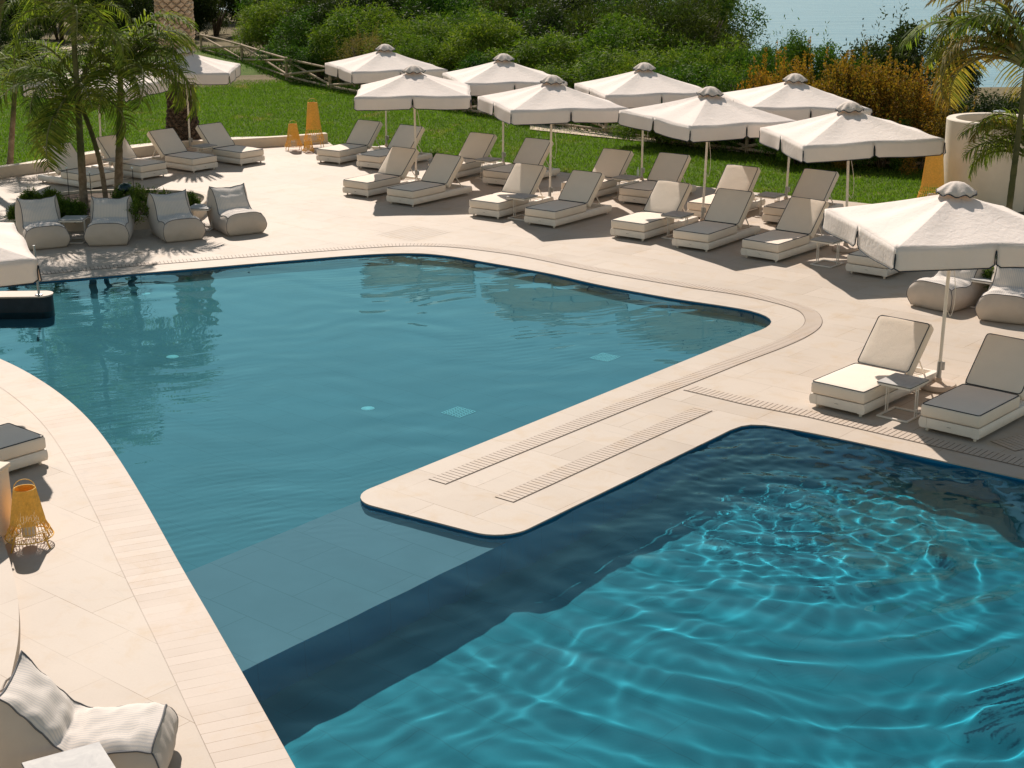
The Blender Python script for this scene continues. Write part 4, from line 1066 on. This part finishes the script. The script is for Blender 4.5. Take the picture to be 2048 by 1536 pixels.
def blob_cloud(rng, nblob, n, W_, H_, shell=.75, spiky=0.0, low=.12):
    """leaf centres on clumps gathered in an uneven dome of width W_ and height H_"""
    a = rng.uniform(0, 2 * PI, nblob); rr = np.sqrt(rng.uniform(0, 1, nblob)) * W_ * .40
    env = np.sqrt(np.maximum(.05, 1 - (rr / (W_ * .5)) ** 2))
    zc = H_ * (low + (.92 - low) * rng.uniform(0.05, 1.0, nblob) ** .8 * env); br = rng.uniform(.13, .26, nblob) * min(W_, H_ * 1.3) * .75
    C = np.stack([rr * np.cos(a), rr * np.sin(a), zc], -1)
    k = rng.randint(0, nblob, n); u = rng.normal(0, 1, (n, 3)); u /= np.linalg.norm(u, axis=1, keepdims=True)
    r = br[k] * (shell + (1 - shell) * rng.uniform(-1.5, 1, n)); P = C[k] + u * r[:, None] * np.array([1, 1, .85])
    P += rng.normal(0, .03 * W_ / 3, (n, 3))
    if spiky:
        m = rng.uniform(0, 1, n) < spiky; tip = rng.randint(0, nblob * 2, n)
        sa = rng.uniform(0, 2 * PI, nblob * 2); sr = np.sqrt(rng.uniform(0, 1, nblob * 2)) * W_ * .42; sh = H_ * (.75 + .45 * rng.uniform(0, 1, nblob * 2)) * np.sqrt(np.maximum(.2, 1 - (sr / (W_ * .55)) ** 2))
        t = rng.uniform(.45, 1, n); Q = np.stack([sr[tip] * np.cos(sa[tip]) * (.6 + .4 * t), sr[tip] * np.sin(sa[tip]) * (.6 + .4 * t), sh[tip] * t], -1) + rng.normal(0, .06, (n, 3)) * (1.25 - t)[:, None]
        P[m] = Q[m]; u[m] = np.array([0, 0, 1]) + rng.normal(0, .5, (m.sum(), 3))
    P[:, 2] = np.maximum(P[:, 2], .02); return P, u
bush_proto = {}
def bush_kind(kind, v):
    key = (kind, v)
    if key in bush_proto: return bush_proto[key]
    rng = np.random.RandomState(abs(hash(kind)) % 1 + v * 17 + {'green': 1, 'willow': 2, 'dark': 3, 'pine': 4, 'orange': 5, 'dry': 6}[kind] * 101)
    spec = {'green': (26, 21000, .13, .045, 0.03, 'leaf_green', .15), 'willow': (30, 22000, .16, .030, .06, 'leaf_willow', .25), 'dark': (24, 18000, .13, .05, .05, 'leaf_dark', .2),
            'pine': (36, 20000, .14, .026, .07, 'leaf_pine', -.25), 'orange': (30, 17000, .10, .045, .40, 'leaf_orange', 0.0), 'dry': (20, 7000, .14, .02, .3, 'leaf_dry', 0.0)}[kind]
    P, u = blob_cloud(rng, spec[0], spec[1], 4.0, 3.0, spiky=spec[4])
    me = leaves_mesh('foliage', P, u, spec[2], spec[3], rng, M[spec[5]], spec[6])
    st = MB()
    for k in range(7):
        a = rng.uniform(0, 2 * PI); r = rng.uniform(.4, 1.3); p = Vector((r * math.cos(a), r * math.sin(a), rng.uniform(1.2, 2.3)))
        st.tube([(.1 * math.cos(a), .1 * math.sin(a), -.1), (p.x * .4, p.y * .4, p.z * .45), p], [.06, .04, .015], 6)
    sm = st.build('stem', M['bark'], None, smooth=True); sme = sm.data; bpy.data.objects.remove(sm)
    bush_proto[key] = (me, sme); return bush_proto[key]
def put_bush(x, y, W_, H_, kind, v, name, lab, cat, grp, rz=0.0):
    me, sme = bush_kind(kind, v); r = empty(name, (x, y, terrain_z(x, y)), rz, lab, cat, grp); r.scale = (W_ / 4.0, W_ / 4.0, H_ / 3.0)
    f = bpy.data.objects.new('foliage', me); link(f, r); s_ = bpy.data.objects.new('stem', sme); link(s_, r); return r
rb = random.Random(21)
def fence_y(x):
    for a, b in zip(fence_w, fence_w[1:]):
        if a.x <= x <= b.x: return a.y + (b.y - a.y) * (x - a.x) / (b.x - a.x)
    return fence_w[0].y if x < fence_w[0].x else fence_w[-1].y
LAB = {'green': ('shrub', 'dense green bush in the planting beyond the fence', 'bush', 'green bushes beyond the fence'),
       'willow': ('shrub', 'bright narrow-leaved bush in the planting beyond the fence', 'bush', 'bright narrow-leaved bushes beyond the fence'),
       'dark': ('shrub', 'dark evergreen bush in the planting beyond the lawn', 'bush', 'dark evergreen bushes beyond the lawn'),
       'pine': ('pine_tree', 'olive-green pine rising at the back of the planting', 'tree', 'pines at the back of the planting'),
       'orange': ('shrub', 'orange-tipped bush behind the right-hand back parasols', 'bush', 'orange-tipped bushes behind the parasols'),
       'dry': ('shrub', 'brown dry brushwood bush beyond the fence', 'bush', 'dry brown bushes beyond the fence')}
def auto(x, y, W_, H_, kind):
    n, l, c, g = LAB[kind]; put_bush(x, y, W_, H_, kind, rb.randrange(3), n, l, c, g, rb.uniform(0, 6.28))
# front row that follows the fence
x = -7.6
while x < 6.2:
    kind = rb.choice(['willow', 'green', 'willow', 'green', 'dry'])
    auto(x, fence_y(x) + 2.3 + rb.uniform(-.3, .6), rb.uniform(2.6, 3.6), rb.uniform(1.7, 2.5), kind); x += rb.uniform(1.7, 2.5)
for (dy, h0, h1, st, kinds) in [(5.2, 2.4, 3.2, 2.5, ['willow', 'green', 'willow', 'green']), (9.0, 3.0, 3.8, 2.9, ['green', 'willow', 'green', 'dark']),
                            (13.5, 3.2, 4.0, 3.2, ['green', 'willow', 'dry', 'green', 'pine']), (19, 3.4, 4.4, 3.6, ['green', 'dark', 'willow', 'pine']), (27, 3.4, 4.6, 4.4, ['dark', 'green', 'dry', 'pine']), (38, 3.6, 5.0, 5.5, ['dark', 'green', 'dry'])]:
    x = -10.5 - dy * .12
    while True:
        y = fence_y(min(x, 9)) + dy + rb.uniform(-.8, .8)
        if x / y > .128: break
        auto(x, y, rb.uniform(3.4, 4.8) * (1 + dy / 60), rb.uniform(h0, h1), rb.choice(kinds)); x += rb.uniform(.8, 1.2) * st
# darker planting behind the lawn on the left
for (px, py, W_, H_) in [(-60, 120, 5, 5), (30, 92, 4.5, 4.8), (120, 76, 5, 4.6), (210, 78, 4.2, 4.0), (290, 84, 3.6, 3.6), (350, 72, 4, 4.4), (430, 66, 4, 4.0), (-10, 60, 6, 6), (160, 50, 6, 6.2), (300, 44, 6, 6), (420, 40, 6, 6), (60, 140, 2.2, 2.0)]:
    p = G(px, py); auto(p.x, p.y, W_, H_, 'dark')
# right-hand planting: low enough to see the sea over it
for (px, Y, W_, top, kind) in [(1330, 45.5, 3.2, 190, 'willow'), (1400, 45, 3.0, 165, 'willow'), (1465, 44.5, 2.8, 120, 'green'), (1440, 49, 3.6, 88, 'willow'), (1370, 50, 3.6, 95, 'willow'), (1520, 48, 2.6, 84, 'green'), (1490, 46, 2.6, 128, 'willow'),
                            (1560, 43.5, 2.8, 120, 'orange'), (1640, 43, 3.0, 108, 'orange'), (1720, 42.5, 3.0, 112, 'orange'), (1790, 42, 3.0, 128, 'orange'), (1860, 41.6, 3.0, 150, 'orange'),
                            (1600, 41.6, 2.2, 215, 'green'), (1690, 41.2, 2.2, 225, 'orange'), (1770, 40.8, 2.2, 222, 'green'), (1840, 40.4, 2.2, 230, 'orange'),
                            (1590, 46.5, 2.8, 62, 'green'), (1660, 46, 3.0, 66, 'green'), (1930, 43, 3.2, 180, 'dark'), (2010, 43, 3.2, 190, 'dark'), (2090, 42, 3.4, 170, 'dark'), (1545, 50, 2.0, 80, 'green')]:
    t = atY(px, top, Y); auto(t.x, Y, W_, max(1.0, t.z - terrain_z(t.x, Y)), kind)
t = atY(1775, 25, 48); put_bush(t.x, 48, 3.9, t.z - terrain_z(t.x, 48), 'dark', 1, 'pine_tree', 'bushy dark green pine standing against the sea at the upper right', 'tree', None, .5)
t = atY(1870, 62, 50); put_bush(t.x, 50, 3.4, t.z - terrain_z(t.x, 50), 'dark', 2, 'shrub', 'dark bush to the right of the pine, half behind the palm', 'bush', None, 1.5)
for (px, Y, W_, top) in [(1080, 72, 5.5, -28), (1180, 74, 6, -22), (1280, 72, 5, -12), (1370, 68, 4.2, 8), (1140, 66, 4, 30), (1350, 63, 3.6, 40)]:
    t = atY(px, top, Y); auto(t.x, Y, W_, t.z - terrain_z(t.x, Y), 'pine')
# low scrub at the foot of the fence: uncountable ground cover
def scrub():
    rng = np.random.RandomState(9); pts = resample(fence_w, .02); P = []
    for p in pts:
        for k in range(9): P.append((p.x + rng.normal(0, .25), p.y + abs(rng.normal(.5, .7)), -.08 + abs(rng.normal(0, .10))))
    P = np.array(P); me = leaves_mesh('undergrowth', P, np.tile([0, 0, 1.0], (len(P), 1)), .12, .035, rng, M['leaf_green'], -.3)
    tag(link(bpy.data.objects.new('undergrowth', me)) or bpy.data.objects['undergrowth'], 'low scrub and weeds growing along the foot of the wooden fence', 'undergrowth', kind='stuff')
scrub()

# ------------------------------------------------------------------ palms
M['palm_leaf'] = mat_leaf('palm_leaf', [(.06, .10, .022), (.13, .18, .04), (.24, .27, .07)], .45, .5, 2.0)
M['palm_dry'] = mat_leaf('palm_leaf_yellowed', [(.18, .15, .04), (.32, .22, .08), (.10, .11, .03), (.28, .20, .09)], .45, .5, 2.0)
M['palm_stalk'] = plain('palm_stalk', (.16, .17, .06), .6, .2, 10)
def frond_mesh(seed, L, e0, droop, mat, nl=50, ll=.34):
    """one feather frond starting at the origin towards +X"""
    rg = random.Random(seed); pts = []; p = Vector((0, 0, 0)); e = math.radians(e0); n = 22; side = rg.uniform(-.12, .12)
    for i in range(n + 1):
        pts.append(p.copy()); s = i / n
        p = p + Vector((math.cos(e), side * s, math.sin(e))) * (L / n); e -= math.radians(droop) / n * (.4 + 1.3 * s)
    V = []; F = []; mi = []
    mb = MB(); mb.tube(pts, [.016 * (1 - .8 * i / n) + .002 for i in range(n + 1)], 5, mi=1)
    for k in range(nl):
        s = .14 + .86 * (k + .5) / nl; i = min(n - 1, int(s * n)); f = s * n - i; c = pts[i].lerp(pts[i + 1], f); t = (pts[i + 1] - pts[i]).normalized()
        up = t.cross(Vector((0, 1, 0))); up = -up if up.z < 0 else up
        for sd in (-1, 1):
            l = ll * (math.sin(PI * min(1, .12 + s * .85)) ** .6) * rg.uniform(.75, 1.15); w_ = rg.uniform(.0055, .0085)
            d = (t * .55 + Vector((0, sd, 0)) * .75 + up * rg.uniform(-.1, .45)).normalized(); q = c.copy(); a = []; b_ = []
            ws = (w_ * .6, w_, w_ * .8, .001)
            wd = d.cross(Vector((0, 0, 1))); wd = (wd + Vector((rg.uniform(-.3, .3), rg.uniform(-.3, .3), rg.uniform(-.5, .5)))).normalized()
            vs = []
            for j in range(4):
                vs += [q + wd * ws[j], q - wd * ws[j]]; q = q + d * (l / 3); d = (d + Vector((0, 0, -rg.uniform(.35, .65)))).normalized()
            mb.add(vs, [(0, 1, 3, 2), (2, 3, 5, 4), (4, 5, 7, 6)], 0)
    o = mb.build('frond', [mat, M['palm_stalk']], None, recalc=False); me = o.data; bpy.data.objects.remove(o); return me
FR = {False: [frond_mesh(s, 1.0, 62, d, M['palm_leaf']) for s, d in ((1, 105), (2, 125), (3, 145), (4, 160))],
      True: [frond_mesh(s, 1.0, 60, d, M['palm_dry']) for s, d in ((11, 115), (12, 135), (13, 150))]}
def palm(base, top, r0, r1, nf, L, lab, dry=0.0, seed=1, forks=None, bend=None, grp='feather palms with drooping fronds', az_pref=None, minel=-25):
    rg = random.Random(seed); root = empty('palm_tree', base, 0, lab, 'palm tree', grp)
    v = top - base; pts = []; rad = []
    bd = bend or Vector((0, 0, 0))
    for i in range(33):
        t = i / 32; pts.append(v * t + bd * math.sin(PI * t)); rad.append((r0 + (r1 - r0) * t ** .7) * (1 + .07 * (i % 2) + rg.uniform(-.05, .05)) * (1.25 if i == 0 else 1))
    mb = MB(); mb.tube(pts, rad, 14); mb.build('trunk', M['palm_bark'], root, smooth=True)
    mb = MB(); mb.tube([v * .93, v * 1.02, v + Vector((0, 0, .35))], [r1 * 1.25, r1 * 1.1, r1 * .4], 10); mb.build('crownshaft', M['palm_stalk'], root, smooth=True)
    for k in range(nf):
        d_ = rg.random() < dry; me = rg.choice(FR[d_]); o = bpy.data.objects.new('frond', me); link(o, root)
        az = k * 2.399 + rg.uniform(-.3, .3); lift = 1 - k / nf
        if az_pref is not None and rg.random() < .35: az = az_pref + rg.uniform(-.7, .7)
        tilt = math.radians(minel + (38 - minel) * lift + rg.uniform(-8, 8)) - math.radians(20)
        s = L * rg.uniform(.95, 1.3)
        o.rotation_euler = Matrix.Rotation(az, 3, 'Z').to_4x4().to_3x3() @ Matrix.Rotation(-tilt, 3, 'Y') @ Matrix.Rotation(rg.uniform(-.4, .4), 3, 'X') if False else (Matrix.Rotation(az, 3, 'Z') @ Matrix.Rotation(-tilt, 3, 'Y') @ Matrix.Rotation(rg.uniform(-.4, .4), 3, 'X')).to_euler()
        o.location = v + Vector((0, 0, .12 + .2 * lift)); o.scale = (s, s, s)
    return root
_t = NT('palm_bark'); _s = _t.N('ShaderNodeSeparateXYZ'); _t.l.new(_t.co(), _s.inputs[0])
_c1 = _t.ramp(_t.noise(9, 5), [(.3, (.16, .11, .07)), (.7, (.34, .26, .18))]); _c2 = _t.ramp(_t.noise(6, 4), [(.3, (.06, .07, .03)), (.7, (.12, .12, .05))])
_t.base(_t.mix(_t.ramp(_t.math('MULTIPLY', _s.outputs[2], .4), [(.42, (0, 0, 0)), (.62, (1, 1, 1))]), _c1, _c2), .9, .2); _t.bump(_t.noise(22, 4), .9, .02); M['palm_bark'] = _t.m
def palm_at(bpx, tpx, **k):
    b = G(*bpx); t = atY(tpx[0], tpx[1], b.y + k.pop('dy', 0)); return palm(b, t, **k)
palm_at((170, 440), (147, 62), r0=.105, r1=.05, nf=14, L=1.65, lab='tallest palm of the left planter, its crown near the top edge', seed=3)
palm_at((236, 415), (241, 170), r0=.11, r1=.06, nf=17, L=1.95, lab='palm on the right of the left planter, fronds reaching over the parasol', seed=5, az_pref=.2)
palm_at((214, 425), (160, 205), r0=.06, r1=.05, nf=16, L=1.95, lab='thin leaning palm in the middle of the left planter with hanging fronds', seed=8, bend=Vector((.12, 0, 0)), az_pref=-2.0, minel=-45)
palm_at((-70, 350), (15, -62), r0=.16, r1=.10, nf=20, L=2.2, lab='palm whose long fronds hang into the top left corner', seed=10, az_pref=-.9, minel=-30)
palm_at((20, 330), (30, 175), r0=.09, r1=.06, nf=10, L=1.3, lab='short dark palm by the left frame edge behind the low wall', seed=12)
palm_at((2000, 560), (2052, 150), r0=.07, r1=.045, nf=15, L=2.1, lab='tall palm at the right edge with yellowed drooping fronds', dry=.55, seed=14, az_pref=2.9, minel=-20)
palm_at((2075, 545), (2062, 335), r0=.09, r1=.07, nf=11, L=1.3, lab='short green palm at the right edge in front of the round wall', dry=.1, seed=16, az_pref=2.9, minel=-10)

# thick date palm trunk with diamond leaf scars
M['scar'] = NT('palm_scar'); _t = M['scar']; _g = _t.N('ShaderNodeNewGeometry')
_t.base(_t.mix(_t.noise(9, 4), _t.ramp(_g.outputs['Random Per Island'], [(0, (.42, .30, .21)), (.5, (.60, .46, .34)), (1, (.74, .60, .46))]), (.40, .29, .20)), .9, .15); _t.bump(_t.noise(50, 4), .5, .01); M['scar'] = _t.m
def date_palm():
    b = G(368, 291); H = 4.9; root = empty('date_palm', b, 0, 'thick date palm trunk covered in diamond leaf scars, behind the left parasol', 'palm trunk')
    R_ = lambda z: .50 - .11 * sstep((z - .2) / 1.0) + .14 * sstep((z - 2.0) / 1.4) + (.03 if z < .1 else 0)
    mb = MB(); mb.lathe([(R_(z) - .05, z) for z in np.linspace(0, H, 24)], 36); mb.build('trunk', M['bark'], root, smooth=True)
    rg = random.Random(2); up = MB(); lo = MB(); nper = 12; dz = .118; rows_ = int(H / dz)
    for j in range(rows_):
        z = .06 + j * dz; r = R_(z); wid = 2 * PI * r / nper
        for k in range(nper):
            a = 2 * PI * (k + .5 * (j % 2)) / nper + .15 * z; c = Vector((math.cos(a), math.sin(a), 0)); t = Vector((-c.y, c.x, 0)); j1 = rg.uniform(.85, 1.1)
            w_ = wid * .48; hh = .108 * j1; pr = rg.uniform(.045, .075)
            base = c * (r - .05) + Vector((0, 0, z)); o_ = c * (r + pr - .03) + Vector((0, 0, z + .012))
            vs = [base + t * w_, base + Vector((0, 0, hh)), base - t * w_, base - Vector((0, 0, hh * .95)), o_ + t * w_ * .62, o_ + Vector((0, 0, hh * .55)), o_ - t * w_ * .62, o_ - Vector((0, 0, hh * .30))]
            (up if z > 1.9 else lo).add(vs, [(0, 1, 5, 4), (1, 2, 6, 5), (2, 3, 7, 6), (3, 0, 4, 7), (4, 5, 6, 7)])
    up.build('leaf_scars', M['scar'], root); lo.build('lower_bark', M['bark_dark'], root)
    mb = MB()
    for k in range(26):
        a = 2.4 * k; c = Vector((math.cos(a), math.sin(a), 0)); mb.tube([c * .42 + Vector((0, 0, H - .15)), c * .62 + Vector((0, 0, H + .25)), c * .72 + Vector((0, 0, H + .55))], [.06, .045, .02], 6)
    mb.build('frond_stubs', M['palm_stalk'], root, smooth=True)
M['bark_dark'] = plain('bark_dark_brown', (.075, .055, .040), .95, .4, 10, bump=.6, bscale=30)  # darker brown for the lower part of the date palm trunk
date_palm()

# ------------------------------------------------------------------ planters and what grows in them
M['soil'] = plain('soil', (.09, .065, .045), .95, .3, 10, bump=.8, bscale=30)
M['planter'] = plain('planter_render', (.60, .52, .42), .85, .08, 3, bump=.2)
def planter(name_lab, c, sx, sy, h, rz, n=72, p=2.6):
    root = empty('planter', c, rz, name_lab, 'planter'); out = MB()
    def ring(sc_x, sc_y, z): return [(math.copysign(abs(math.cos(2 * PI * k / n)) ** (2 / p), math.cos(2 * PI * k / n)) * sc_x, math.copysign(abs(math.sin(2 * PI * k / n)) ** (2 / p), math.sin(2 * PI * k / n)) * sc_y, z) for k in range(n)]
    rs = [ring(sx, sy, 0.0), ring(sx, sy, h - .01), ring(sx - .01, sy - .01, h), ring(sx - .08, sy - .08, h), ring(sx - .09, sy - .09, h - .07)]
    out.add([q for r in rs for q in r], [(j * n + k, j * n + (k + 1) % n, (j + 1) * n + (k + 1) % n, (j + 1) * n + k) for j in range(4) for k in range(n)]); out.build('rim', M['planter'], root, smooth=True, angle=35)
    so_ = MB(); so_.add(ring(sx - .085, sy - .085, h - .06), [tuple(range(n))]); so_.build('soil', M['soil'], root); return root
pcen = (G(219, 461) + G(219, 404)) / 2
planter('long rounded stone planter holding the palms on the left', pcen, 2.22, (G(219, 461) - G(219, 404)).length / 2, .30, 0)
rp = G(2010, 575); planter('stone planter behind the two right-hand beanbags', Vector((rp.x + .5, rp.y + .5, 0)), 1.9, 1.1, .28, .7)
M['leaf_shrub'] = mat_leaf('leaf_planter', [(.05, .09, .02), (.10, .16, .035), (.15, .21, .05)], .4, .45, 3)
def small_plant(p, W_, H_, seed, lab, kind='leaf_shrub', grp='leafy plants in the planters'):
    rng = np.random.RandomState(seed); P, u = blob_cloud(rng, 16, 2600, W_, H_, .6, .45, .15)
    me = leaves_mesh('foliage', P, u, .075, .018, rng, M[kind], -.35); r = empty('plant', p, 0, lab, 'plant', grp); link(bpy.data.objects.new('foliage', me), r)
    st = MB()
    for k in range(5): a = rng.uniform(0, 6.28); st.tube([(0, 0, 0), (W_ * .3 * math.cos(a), W_ * .3 * math.sin(a), H_ * .7)], [.012, .005], 5)
    st.build('stem', M['bark'], r)
for i, (px, py, W_, H_, lab) in enumerate([(35, 441, .40, .30, 'small plant at the left end of the palm planter'), (62, 425, .5, .5, 'spiky plant behind the leftmost beanbag'), (118, 444, .95, .52, 'leafy plant between the first two beanbags, left half'),
      (150, 446, .7, .45, 'leafy plant at the foot of the left palm trunk'), (268, 447, .95, .5, 'leafy plant between the second and third beanbags, front'), (290, 432, .9, .65, 'tallest leafy plant in the palm planter, behind the third beanbag'),
      (335, 425, .6, .45, 'wispy plant behind the third beanbag'), (380, 425, .5, .42, 'small plant at the right end of the palm planter'), (255, 418, .8, .5, 'plant behind the dark ornament in the palm planter'), (100, 415, .7, .4, 'low plant at the back left of the palm planter'),
      (1968, 572, .7, .55, 'leafy plant under the valance behind the right-hand table'), (2000, 585, .8, .5, 'leafy plant beside the right-hand side table'), (2045, 560, .9, .7, 'leafy plant at the right edge behind the last beanbag')]):
    small_plant(G(px, py, .24), W_, H_, 40 + i, lab)
# dark bird-like ornament
orn = G(254, 417, .24); root = empty('garden_ornament', orn, 0, 'glossy dark teal domed ornament with a loop handle in the palm planter', 'ornament')
M['teal_glaze'] = plain('teal_glaze', (.012, .035, .042), .22, .2, 4, spec=.6)
mb = MB(); mb.lathe([(.001, .58), (.07, .575), (.13, .54), (.165, .48), (.17, .44), (.15, .41), (.05, .40)], 28); mb.build('dome', M['teal_glaze'], root, smooth=True)
mb = MB(); mb.tube([(.10, 0, .45), (.17, -.02, .36), (.18, -.02, .22), (.12, 0, .08), (.02, 0, 0)], [.045, .05, .055, .07, .10], 12); mb.build('loop', M['teal_glaze'], root, smooth=True)
mb = MB(); mb.lathe([(.12, 0), (.16, .03), (.15, .12), (.08, .2)], 24); mb.build('foot', M['teal_glaze'], root, smooth=True)
for i, (px, py, hh, lab) in enumerate([(141, 425, 1.0, 'thin garden light stake left of the left palm trunk'), (185, 420, .85, 'thin garden light stake between the palm trunks'), (271, 425, 1.0, 'thin garden light stake right of the palms')]):
    p = G(px, py, .24); r = empty('garden_light', p, 0, lab, 'garden light', 'thin stake lights in the palm planter'); mb = MB(); mb.tube([(0, 0, 0), (.01, 0, hh)], .008, 6); mb.build('stake', M['dark'], r)
    mb = MB(); mb.lathe([(.001, hh - .03), (.02, hh - .022), (.028, hh), (.02, hh + .022), (.001, hh + .03)], 14, cap=False); mb.build('globe', M['fit_white'], r, smooth=True)
